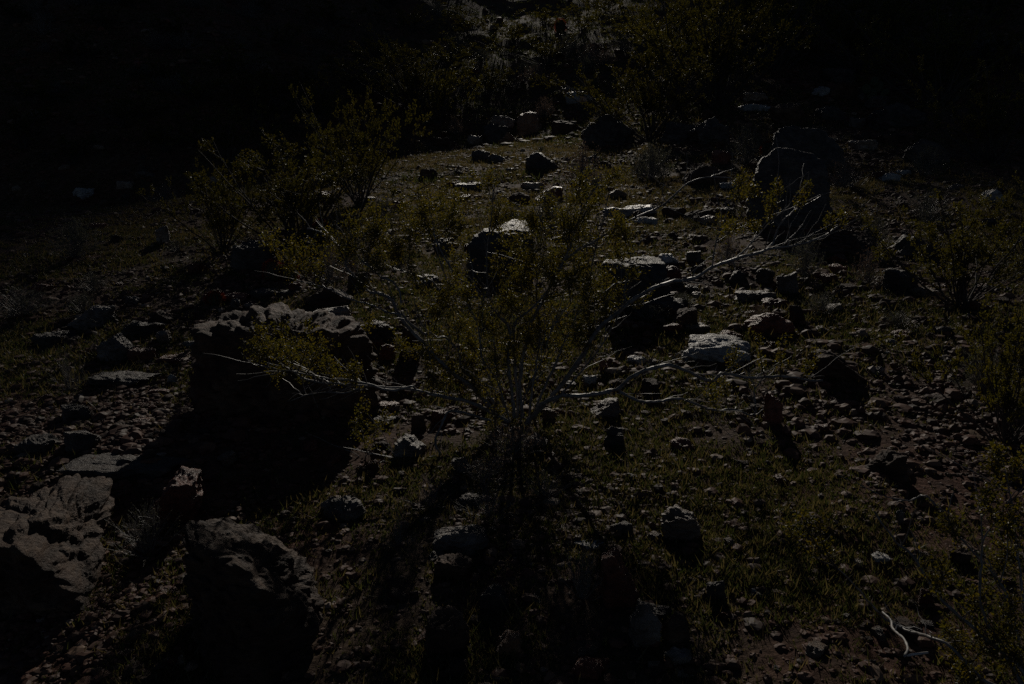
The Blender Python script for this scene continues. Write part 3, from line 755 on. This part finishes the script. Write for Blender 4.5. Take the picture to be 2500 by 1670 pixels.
def dryshrub(seed, leafm, nst=90, leafy_=1.0, fork=4, wid=1.0):
    rs = np.random.RandomState(seed)
    th = np.radians(rs.uniform(0, 84, nst)); az = rs.uniform(0, 6.283, nst)
    d = np.stack([np.sin(th) * np.cos(az) * wid, np.sin(th) * np.sin(az) * wid, np.cos(th)], 1)
    L = rs.uniform(.7, 1.0, nst); n = 6; t = np.linspace(0, 1, n)
    P = d[:, None] * (L[:, None] * t[None])[..., None] + np.cumsum(rs.normal(0, .028, (nst, n, 3)), 1) * (t > 0)[None, :, None]
    P[:, :, 2] += (t ** 2 * .1)[None] - .02
    parts = [tubes(P, np.tile(.008 * (1 - .7 * t), (nst, 1)), 3)]
    M = nst * fork; si = np.repeat(np.arange(nst), fork); tt = rs.uniform(.35, .95, M); k = np.clip((tt * (n - 1)).astype(int), 0, n - 2); f = tt * (n - 1) - k
    st = P[si, k] * (1 - f)[:, None] + P[si, k + 1] * f[:, None]
    dd = d[si] + rs.normal(0, .6, (M, 3)); dd[:, 2] += .15; dd /= np.linalg.norm(dd, axis=1)[:, None]
    l2 = rs.uniform(.12, .34, M); q = np.linspace(0, 1, 4)
    B = st[:, None] + dd[:, None] * (l2[:, None] * q[None])[..., None] + np.cumsum(rs.normal(0, .012, (M, 4, 3)), 1) * (q > 0)[None, :, None]
    parts.append(tubes(B, np.tile(.0035 * (1 - .6 * q), (M, 1)), 3))
    SV, SF = join(parts)
    sm = M_bark
    nl = int(8 * leafy_); out = [mesh_np('stems', SV, SF, sm, True)]
    if nl:
        li = np.repeat(np.arange(M), nl); v = rs.uniform(.3, 1.05, M * nl)
        lp = st[li] + dd[li] * (l2[li] * v)[:, None] + rs.normal(0, .012, (M * nl, 3))
        LV, LF = leaves(lp, dd[li] + rs.normal(0, .5, (M * nl, 3)), .05 * rs.uniform(.5, 1.2, M * nl), .009 * rs.uniform(.6, 1.3, M * nl), rs)
        out.append(mesh_np('foliage', LV, LF, leafm, False, np.repeat(rs.uniform(0, 1, M * nl), 4)))
    return out
DRY = {'g': dryshrub(31, M_greyleaf, 90, 1.0), 'h': dryshrub(32, M_greyleaf, 80, .8), 's': dryshrub(33, M_straw, 110, 1.0),
       'b': dryshrub(34, M_straw, 80, .5), 't': dryshrub(35, M_greyleaf, 34, .15, 5), 'r': dryshrub(38, M_straw, 60, .5, 6), 'u': dryshrub(36, M_greyleaf, 44, .4, 6), 'v': dryshrub(37, M_greyleaf, 9, 0, 3, .45)}
DS = '''
185,628,150,95,g,grey_shrub|grey green rounded shrub on the left slope below the ridge
60,770,180,80,h,grey_shrub|low grey green shrub at the left edge above the low dark rock
1590,440,140,85,g,grey_shrub|light grey green shrub below the broad dark crest boulder
1425,450,140,100,b,dry_shrub|brownish dry shrub left of the light grey green one
1329,288,62,44,s,dry_shrub|round straw pink shrub on the crest right of the orange tan boulder
1112,328,50,42,s,dry_shrub|small straw pink tuft left of the boulders on the crest
1421,272,46,34,s,dry_shrub|small straw pink shrub below the pale lit ledge
1823,400,125,95,h,grey_shrub|grey dry shrub left of the huge dark rounded boulder
2060,458,115,75,b,dry_shrub|brown grey dry shrub right of the huge dark rounded boulder
2255,432,120,75,g,grey_shrub|dark green grey shrub above the white slanting slab
1778,642,120,90,b,dry_shrub|bare grey twiggy shrub above the bend of the long right branch
1965,676,130,105,h,grey_shrub|grey twiggy shrub behind the grey blocky boulder
2120,694,115,90,b,dry_shrub|dry grey shrub left of the glittering black boulder
2133,608,115,80,g,grey_shrub|grey shrub beside the black peaked boulder
2258,525,140,62,h,grey_shrub|wide low grey shrub above the black peaked boulder
806,690,150,95,b,dry_shrub|grey dry shrub behind the brown domed boulder on the left
1258,552,70,58,h,grey_shrub|dark tufty shrub just above the block in the bush's middle
1340,530,100,70,g,grey_shrub|grey green shrub behind the top of the bush
402,492,120,46,b,dry_shrub|low brown dry shrub on the left ridge
940,545,110,75,h,grey_shrub|grey shrub behind the left top sprays of the bush
362,1352,250,140,u,dry_shrub|dry leafless twig shrub between the two front boulders
1422,1462,200,150,u,grey_shrub|grey green twiggy shrub beside the red sloping rock
975,1330,130,120,t,dry_shrub|faint dry twigs left of the dappled grey boulder
1413,1240,70,150,v,dry_shrub|thin bare stemmed dead shrub standing right of the bush base
172,955,160,110,t,dry_shrub|dark dry twigs below the low dark rock at far left
1245,1110,210,95,r,dry_shrub|reddish brown tangle of dry twigs round the foot of the bush's trunk
1180,1180,230,80,r,dry_shrub|reddish dry tangle spreading in front of the bush's trunk
1190,1260,230,95,t,dry_shrub|dry leafless tangle in the bush's shadow just below its trunk
1050,1235,190,80,t,dry_shrub|thin dry tangle between the crested grey boulder and the dappled one
1330,1215,170,80,u,grey_shrub|dim scrubby tangle at the right edge of the bush's shadow
2400,960,210,120,g,grey_shrub|dark low shrub in the shade at the right edge
1500,300,70,40,b,dry_shrub|small dry tuft on top of the broad dark crest boulder
1700,240,90,50,h,grey_shrub|small grey shrub under the broad creosote upper right
'''
for ln in DS.strip().split('\n'):
    a, lab = ln.split('|'); px, b, ww, hh, kd, nm = a.split(',')
    e, Y = plant_empty(nm, float(px), float(b), lab, 'shrub', None, .01)
    sx = float(ww) / FPX * Y / 2.0; e.scale = (sx, sx, float(hh) / FPX * Y / 1.05); e.rotation_euler = (0, 0, float(px) % 6)
    obj('stems', DRY[kd][0], e)
    if len(DRY[kd]) > 1: obj('foliage', DRY[kd][1], e)

# small shrubs scattered over the dim hill behind
rh = random.Random(21)
for k in range(90):
    px, py = rh.uniform(0, 2500), rh.uniform(-10, 330)
    if px > 900 and py > 210 or px > 1500 and rh.random() < .5: py *= .55
    Y = hit(px, py)
    if Y < 15: continue
    kd = rh.choice('gghsb')
    e, Y = plant_empty('hill_shrub', px, py, {'g': 'small grey green shrub dotted over the dim far hillside', 'h': 'small grey green shrub dotted over the dim far hillside',
        's': 'small straw coloured shrub dotted over the dim far hillside', 'b': 'small straw coloured shrub dotted over the dim far hillside'}[kd], 'shrub', 'shrubs of the far hillside', .02)
    s_ = rh.uniform(.35, .8); e.scale = (s_, s_, s_ * rh.uniform(.6, 1.0)); e.rotation_euler = (0, 0, rh.uniform(0, 6))
    obj('stems', DRY[kd][0], e)
    if len(DRY[kd]) > 1: obj('foliage', DRY[kd][1], e)

rh = random.Random(33)
for k in range(60):
    px, py = rh.uniform(30, 2470), rh.uniform(300, 800)
    kd = rh.choice('gghhsb')
    e, Y = plant_empty('desert_tuft', px, py, {'g': 'small grey green tuft low among the stones of the middle slope', 'h': 'small grey green tuft low among the stones of the middle slope',
        's': 'small straw brown tuft low among the stones of the middle slope', 'b': 'small straw brown tuft low among the stones of the middle slope'}[kd], 'tuft', 'tufts of the middle slope', .01)
    s_ = rh.uniform(.09, .22); e.scale = (s_, s_, s_ * rh.uniform(.6, 1.1)); e.rotation_euler = (0, 0, rh.uniform(0, 6))
    obj('stems', DRY[kd][0], e)
    if len(DRY[kd]) > 1: obj('foliage', DRY[kd][1], e)

def barrel(seed, px, base, wpx, hpx, label):
    rs = np.random.RandomState(seed)
    e, Y = plant_empty('barrel_cactus', px, base, label, 'cactus', 'red spined cacti')
    R = wpx / FPX * Y / 2 * .8; Hh = hpx / FPX * Y * .9
    ribs = 16; na, nz = ribs * 4, 18
    a = np.arange(na) * 2 * math.pi / na; u = np.linspace(0, 1, nz)
    prof = np.sqrt(np.clip(1 - (np.abs(u - .45) / .56) ** 3, 0, 1)) 
    rr = R * prof[:, None] * (1 + .09 * np.cos(a * ribs))[None]
    V = np.stack([rr * np.cos(a), rr * np.sin(a), np.repeat((u * Hh)[:, None], na, 1)], -1).reshape(-1, 3)
    ii = np.arange((nz - 1) * na); nx_ = (ii // na) * na + (ii + 1) % na
    F = np.stack([ii, nx_, nx_ + na, ii + na], 1)
    obj('body', mesh_np('body', V, F, M_cactus, True), e)
    us = np.linspace(.12, 1, 13); aa = np.arange(ribs) * 2 * math.pi / ribs
    A, U = np.meshgrid(aa, us); A = np.repeat(A.ravel(), 9); U = np.repeat(U.ravel(), 9)
    pr = R * 1.08 * np.sqrt(np.clip(1 - (np.abs(U - .45) / .56) ** 3, 0, 1))
    P = np.stack([pr * np.cos(A), pr * np.sin(A), U * Hh], 1)
    D = np.stack([np.cos(A), np.sin(A), (U - .4) * 1.6], 1) + rs.normal(0, .55, (len(A), 3))
    L = R * rs.uniform(.25, .6, len(A))
    LV, LF = leaves(P, D, L, np.full(len(A), max(.0016, R * .012)), rs)
    obj('spines', mesh_np('spines', LV, LF, M_spine, False, np.repeat(rs.uniform(0, 1, len(A)), 4)), e)
for s, (px, b, ww, hh, lab) in enumerate([(785, 578, 34, 48, 'red spined barrel cactus above the left top sprays of the bush'),
        (762, 584, 34, 40, 'darker barrel cactus just left of the reddest tipped one'),
        (668, 684, 50, 56, 'red spined cactus right of the dark blocky boulder'),
        (706, 682, 46, 46, 'dim cactus touching the red spined one by the blocky boulder'),
        (526, 742, 46, 36, 'low red spined cactus in front of the rust red flat rock'),
        (1876, 376, 36, 32, 'bright red spined cactus beside the black two humped boulder'),
        (1368, 78, 26, 30, 'small orange cactus far up the hill at the top centre')]):
    barrel(40 + s, px, b, ww, hh, lab)
def agave(px, base, hpx, label):
    e, Y = plant_empty('yucca', px, base, label, 'plant'); rs = np.random.RandomState(6); n = 60; L = hpx / FPX * Y
    th = np.radians(rs.uniform(5, 80, n)); az = rs.uniform(0, 6.283, n)
    d = np.stack([np.sin(th) * np.cos(az), np.sin(th) * np.sin(az), np.cos(th)], 1)
    V, F = leaves(np.zeros((n, 3)), d, L * rs.uniform(.7, 1, n), np.full(n, L * .035), rs)
    obj('leaves', mesh_np('leaves', V, F, M_greyleaf, False, np.repeat(rs.uniform(0, 1, n), 4)), e)
agave(1300, 545, 46, 'small spiky grey green rosette behind the top of the bush')
def prickly(px, base, label):
    e, Y = plant_empty('prickly_pear', px, base, label, 'cactus'); rs = np.random.RandomState(2); s = 30 / FPX * Y
    dirs, F = ico(3)
    for k, (x, z, r, t) in enumerate([(0, .5, .5, 0), (-.55, .9, .42, .5), (.5, 1.1, .45, -.4), (.1, 1.45, .42, .1), (1.0, .6, .42, -.7)]):
        V = dirs * np.array([r * .8, r * .16, r]); c, sn = math.cos(t), math.sin(t)
        V = np.stack([V[:, 0] * c - V[:, 2] * sn + x, V[:, 1] + rs.uniform(-.2, .2), V[:, 0] * sn + V[:, 2] * c + z], 1) * s
        obj('pad', mesh_np('pad', V, F, M_cactus, True), e)
prickly(2128, 246, 'dark prickly pear pads beside the flat topped block, upper right')

# ------------------------------------------------------------------ traced bushes: the big one and the one at lower right
def traced(name, label, base, branches, blobs, seed, leaf=.0165, bleach=(), dens=1.0, maxd=.8, jit=.18, tws=1.0, spr=1.0):
    rs = np.random.RandomState(seed)
    Y0 = hit(*base); b = at(base[0], base[1], Y0)
    root = bpy.data.objects.new(name, None); C.objects.link(root); root.location = b; tag(root, label, 'bush')
    allp, alld = [], []
    for k, (r0, r1, pts) in enumerate(branches):
        n = max(10, len(pts) * 5)
        P = catmull([at(px, py, Y0 + d) for px, py, d in pts], n)
        L = np.linalg.norm(P[-1] - P[0])
        if k not in bleach: P[1:] += (np.cumsum(rs.normal(0, .0035, (n, 3)), 0) - np.linspace(0, 1, n)[:, None] * 0)[1:] * .6
        t = np.linspace(0, 1, n)
        R = .82 * (r0 + (r1 - r0) * t) * (1 + .12 * rs.normal(size=n))
        parts = [tubes((P - b)[None], R[None], 8)]
        # bare side twigs
        m = max(1, int(L * 9 * tws)) if k not in bleach else 1; ki = rs.randint(n // 4, n - 1, m)
        tv = (P[ki + 1] - P[ki]); tv /= np.linalg.norm(tv, axis=1)[:, None] + 1e-9
        dv = tv * .7 + rs.normal(0, .5, (m, 3)); dv[:, 2] += .25; dv /= np.linalg.norm(dv, axis=1)[:, None]
        ll = rs.uniform(.06, .22 + .05 * tws, m); q = np.linspace(0, 1, 6)
        S = P[ki][:, None] + dv[:, None] * (ll[:, None] * q[None])[..., None] + np.cumsum(rs.normal(0, .006, (m, 6, 3)), 1) * (q > 0)[None, :, None]
        parts.append(tubes(S - b, np.tile(.0026 * (1 - .6 * q), (m, 1)), 4))
        V, F = join(parts)
        obj('branch', mesh_np('branch', V, F, M_bleach if k in bleach else M_bark, True), root)
        allp.append(P); alld.append(np.full(n, k))
    AP = np.concatenate(allp)
    # leafy sprays: each hangs on a thin stem from the nearest branch
    tp, LP, LD = [], [], []
    for px, py, r in blobs:
        k0 = None
        u = (AP[:, 0] / np.maximum(AP[:, 1], .1)); 
        cz = (AP[:, 2] - CAMZ)
        fw = AP[:, 1] * math.cos(PITCH) - cz * math.sin(PITCH); up = AP[:, 1] * math.sin(PITCH) + cz * math.cos(PITCH)
        sx = 1250 + FPX * AP[:, 0] / fw; sy = 835 - FPX * up / fw
        dd = np.hypot(sx - px, (sy - py) - 25)
        k = int(np.argmin(dd + rs.uniform(0, 25, len(dd))))
        Yc = AP[k, 1] + rs.normal(0, jit) * min(1, dd[k] / 60 + .25)
        Yc = min(max(Yc, Y0 - maxd), Y0 + maxd)
        c = at(px, py, Yc); rr = r / FPX * Yc * spr
        q = np.linspace(0, 1, 7); mid = (AP[k] + c) / 2 + np.array([0, 0, -.02])
        cp = catmull([AP[k], mid, c, c + np.array([rs.normal(0, .4) * rr, rs.normal(0, .4) * rr, rr * .7])], 9)
        tp.append((cp, .0032))
        nt_ = int(max(8, r * 1.05 * dens))
        kk = rs.randint(3, 9, nt_)
        d3 = rs.normal(0, 1, (nt_, 3)); d3[:, 2] += .5; d3 /= np.linalg.norm(d3, axis=1)[:, None]
        l1 = rr * rs.uniform(.4, 1.05, nt_)
        for j in range(nt_):
            s = cp[kk[j]]; e = s + d3[j] * l1[j]
            tp.append((np.array([s, (s + e) / 2 + rs.normal(0, .004, 3), e]), .0014))
            m = int(18 * max(.5, l1[j] / .09)); v = rs.uniform(.15, 1.05, m)
            LP.append(s + (e - s)[None] * v[:, None] + rs.normal(0, .009, (m, 3))); LD.append(d3[j][None] + rs.normal(0, .9, (m, 3)))
    p9 = [p for p, r in tp if len(p) == 9]; p3 = [p for p, r in tp if len(p) == 3]
    V, F = join([tubes(np.array(p9) - b, np.tile(np.linspace(.0034, .0014, 9), (len(p9), 1)), 4), tubes(np.array(p3) - b, np.tile([.0014, .0012, .0008], (len(p3), 1)), 3)])
    obj('stem', mesh_np('stem', V, F, M_darkbark, True), root)
    LP = np.concatenate(LP); LD = np.concatenate(LD); n = len(LP)
    V, F = leaves(LP - b, LD, leaf * rs.uniform(.6, 1.25, n), leaf * .28 * rs.uniform(.7, 1.3, n), rs)
    obj('foliage', mesh_np('foliage', V, F, M_leaf, False, np.repeat(np.clip(rs.normal(.5, .24, n), 0, 1), 4)), root)
    return n
B0 = (1262, 1040, 0)
BR = [
 (.020, .006, [(1285, 1035, 0), (1330, 985, -.03), (1375, 935, -.08), (1430, 862, -.15), (1465, 802, -.2), (1520, 752, -.22), (1555, 724, -.24), (1602, 698, -.25), (1640, 686, -.25), (1703, 676, -.26), (1738, 653, -.28), (1800, 626, -.3), (1850, 611, -.3), (1890, 598, -.3), (1950, 588, -.3), (2014, 569, -.3), (2060, 542, -.3)]),
 (.015, .004, [(1275, 1020, .05), (1265, 930, .15), (1290, 800, .25), (1340, 690, .32), (1363, 642, .35), (1398, 607, .37), (1428, 592, .38), (1467, 569, .4), (1528, 534, .42), (1597, 504, .45), (1640, 470, .45), (1669, 448, .45), (1715, 433, .45), (1765, 437, .45)]),
 (.016, .007, [(1300, 1020, -.02), (1330, 985, -.08), (1370, 970, -.12), (1430, 966, -.18), (1480, 960, -.2), (1513, 950, -.22), (1540, 925, -.24), (1600, 905, -.26), (1638, 902, -.28), (1684, 922, -.3), (1718, 938, -.3), (1746, 939, -.32), (1769, 925, -.32), (1838, 935, -.33), (1891, 933, -.34), (1983, 941, -.34), (2014, 941, -.34)]),
 (.010, .004, [(1511, 952, -.22), (1524, 963, -.25), (1566, 979, -.28), (1605, 981, -.3), (1662, 975, -.32), (1707, 992, -.33), (1753, 1005, -.34), (1799, 1002, -.34), (1845, 1010, -.34), (1853, 990, -.34), (1850, 955, -.33), (1870, 920, -.33)]),
 (.014, .005, [(1240, 1030, 0), (1160, 985, -.1), (1100, 967, -.16), (1053, 960, -.2), (1011, 952, -.22), (915, 946, -.26), (824, 941, -.28), (766, 933, -.3), (740, 925, -.3), (701, 900, -.3), (652, 890, -.3)]),
 (.008, .003, [(1014, 950, -.22), (1011, 942, -.23), (953, 948, -.26), (896, 933, -.3), (800, 921, -.33), (705, 903, -.36), (613, 890, -.38)]),
 (.006, .002, [(880, 946, -.27), (840, 955, -.28), (785, 952, -.28), (720, 971, -.3)]),
 (.018, .005, [(1225, 1035, .02), (1180, 970, 0), (1140, 925, -.03), (1099, 895, -.06), (1060, 855, -.08), (1041, 833, -.1), (1015, 806, -.1), (985, 760, -.1), (969, 726, -.1), (940, 712, -.08), (915, 707, -.06), (890, 680, -.03), (873, 661, 0), (862, 640, 0), (862, 611, 0), (835, 588, .05), (805, 565, .08), (763, 553, .1)]),
 (.009, .003, [(1041, 815, -.1), (1020, 802, -.14), (991, 776, -.18), (976, 757, -.2), (934, 753, -.24), (888, 730, -.28), (838, 715, -.3), (800, 695, -.32), (740, 670, -.34)]),
 (.007, .002, [(980, 740, -.1), (965, 690, -.08), (930, 672, -.06), (900, 640, 0), (875, 610, .05), (865, 560, .08), (872, 520, .1)]),
 (.013, .004, [(1255, 1020, .02), (1245, 950, .04), (1238, 860, .06), (1241, 800, .08), (1210, 762, .05), (1176, 730, .03), (1140, 690, 0), (1100, 660, 0), (1050, 560, .1)]),
 (.012, .004, [(1262, 1020, .06), (1255, 900, .1), (1252, 795, .14), (1285, 760, .16), (1317, 730, .18), (1345, 685, .2), (1380, 610, .22), (1410, 520, .25), (1450, 450, .28)]),
 (.012, .004, [(1230, 1020, .04), (1180, 940, .06), (1130, 900, .08), (1122, 870, .08), (1114, 850, .1), (1090, 824, .1), (1060, 820, .12), (1030, 790, .14), (1010, 740, .16)]),
 (.006, .002, [(1100, 760, .1), (1076, 711, .12), (1053, 684, .12), (999, 665, .14), (953, 650, .16), (900, 600, .2)]),
 (.010, .004, [(1235, 1040, -.05), (1180, 1020, -.15), (1110, 1000, -.22), (1090, 1020, -.28), (1070, 1055, -.32), (1064, 1075, -.34), (1070, 1095, -.36), (1085, 1108, -.36), (1106, 1123, -.36), (1145, 1104, -.34), (1183, 1087, -.3), (1225, 1101, -.28), (1264, 1108, -.26)]),
 (.007, .003, [(1080, 1106, -.36), (1057, 1118, -.38), (984, 1129, -.4), (934, 1116, -.4), (892, 1116, -.4), (877, 1133, -.4)]),
 (.010, .003, [(1300, 1025, .1), (1340, 930, .2), (1380, 830, .3), (1420, 740, .35), (1450, 640, .4), (1470, 560, .45), (1490, 470, .5)]),
 (.009, .003, [(1290, 1025, .1), (1310, 900, .2), (1320, 800, .3), (1310, 700, .4), (1330, 600, .5), (1310, 520, .5)]),
 (.009, .003, [(1240, 1025, .1), (1215, 900, .25), (1200, 760, .4), (1190, 640, .5), (1200, 540, .5), (1210, 450, .5)]),
 (.008, .003, [(1230, 1025, .1), (1170, 850, .3), (1110, 720, .45), (1070, 600, .5), (1040, 500, .5)]),
 (.008, .002, [(1350, 985, 0), (1440, 880, .1), (1500, 790, .15), (1530, 690, .2), (1540, 620, .25)]),
 (.006, .002, [(1800, 626, -.3), (1830, 590, -.28), (1862, 550, -.26), (1885, 500, -.26), (1905, 455, -.26)]),
 (.005, .002, [(1738, 653, -.28), (1745, 600, -.28), (1775, 520, -.28), (1800, 470, -.28)]),
 (.006, .002, [(1883, 600, -.3), (1905, 545, -.3), (1950, 500, -.3), (1975, 465, -.3)]),
 (.007, .002, [(1270, 1030, -.1), (1285, 950, -.2), (1320, 880, -.28), (1350, 800, -.3), (1400, 740, -.3)]),
 (.007, .002, [(1245, 1030, -.1), (1215, 930, -.22), (1180, 870, -.3), (1170, 790, -.33), (1150, 740, -.33)]),
]
BLOB = '''915,577,55 857,626,40 1049,569,55 1106,538,50 972,626,45 1125,570,30 1214,538,45 1214,642,24 1267,615,42 1317,569,50 1390,573,55 1451,596,40 1528,596,46
1432,661,45 1509,630,40 1547,665,30 1371,653,50 1279,684,60 1355,703,55 1432,722,55 1509,730,30 1566,738,24 1068,730,50 1068,776,52 1145,749,45 1183,791,50 1233,837,45 1279,776,45 1317,818,50
1367,791,50 1432,776,50 1405,826,45 1375,864,40 1164,864,45 1126,914,48 1214,906,40 1076,883,40 1164,952,42 1060,935,32 991,856,28 896,806,20 823,914,28 869,914,24 1210,1025,24 1252,1036,36
877,1017,36 915,1048,32 651,837,38 709,837,42 758,814,24 632,868,34 709,875,46 766,868,38 747,914,32 805,906,28 862,918,28 674,918,22 686,614,34 721,626,34 757,619,30 698,643,28 804,591,24
828,603,24 898,614,30 922,650,34 957,626,34 851,555,26 922,567,30 1035,514,46 1106,521,46 1193,462,24 1224,533,34 1413,467,44 1484,455,34 1460,486,30 1153,432,18 1200,434,20 1378,562,40 1413,566,40
1437,519,30 1804,460,28 1840,471,22 1903,455,17 1877,490,19 1969,467,20 1953,486,14 1882,516,18 2028,540,19 2057,537,14 1797,549,24 1773,561,28 1828,535,18 1792,879,24 1907,833,20 1849,818,14
1983,872,18 1772,952,24 1734,952,20 1300,630,40 1240,700,40 1120,680,36 1020,690,36 1330,750,40 1260,880,40 1320,900,40 1390,700,44 1470,690,34 1480,760,34 1000,590,36 1130,620,36
1290,540,36 1340,510,30 1000,540,32 1090,460,20 1120,810,40 1030,870,30 1340,640,44 1250,760,40 1300,840,44 1210,960,32 1100,930,34 1440,830,26 1500,560,30 1390,510,30 880,690,22 790,640,24'''
BLOB = [tuple(float(v) for v in s.split(',')) for s in BLOB.split()]
traced('creosote_bush', 'big central creosote bush with long grey spreading branches and yellow green sprays', B0[:2], BR, BLOB, 51, leaf=.013, tws=2.4, spr=1.12)

BR2 = [
 (.008, .003, [(2480, 1690, 0), (2400, 1660, .1), (2300, 1560, .3), (2200, 1520, .9), (2155, 1494, 1.0), (2117, 1453, 1.0), (2075, 1407, 1.0), (2041, 1373, 1.0)]),
 (.005, .0038, [(2155, 1495, 1.0), (2175, 1514, .75), (2178, 1532, .55), (2192, 1547, .35), (2207, 1560, .15), (2216, 1584, -.1), (2208, 1602, -.3), (2225, 1598, -.3), (2265, 1593, -.25)]),
 (.009, .003, [(2500, 1690, 0), (2440, 1590, .2), (2330, 1500, .35), (2270, 1441, .45), (2213, 1357, .55), (2175, 1319, .6), (2125, 1245, .65)]),
 (.008, .002, [(2520, 1680, 0), (2420, 1540, .3), (2395, 1450, .4), (2400, 1340, .5), (2440, 1270, .6), (2455, 1240, .6)]),
 (.007, .002, [(2500, 1650, .1), (2440, 1450, .4), (2350, 1345, .6), (2305, 1290, .65), (2303, 1245, .7), (2315, 1210, .7)]),
 (.007, .002, [(2520, 1660, .1), (2500, 1500, .3), (2480, 1350, .5), (2460, 1200, .7), (2440, 1110, .8)]),
 (.006, .002, [(2305, 1250, .7), (2270, 1210, .75), (2240, 1215, .8), (2195, 1230, .85)]),
]
BLOB2 = '''1960,1270,42 2000,1300,38 1930,1300,26 2300,1400,50 2380,1480,56 2440,1380,56 2460,1280,56 2400,1220,50 2330,1300,46 2460,1500,60 2330,1560,40
2400,1580,60 2470,1620,60 2330,1620,50 2480,1150,50 2420,1130,44 2360,1650,44'''
BLOB2 = [tuple(float(v) for v in s.split(',')) for s in BLOB2.split()]
BR2 = [(a, b, [(x, y, d * .35 - .1) for x, y, d in p]) for a, b, p in BR2]
traced('creosote_bush', 'dim foreground creosote bush with one bleached twig, bottom right corner', (2490, 1668), BR2, BLOB2, 61, leaf=.013, bleach=(1,), dens=.7, maxd=1.2, jit=.12)
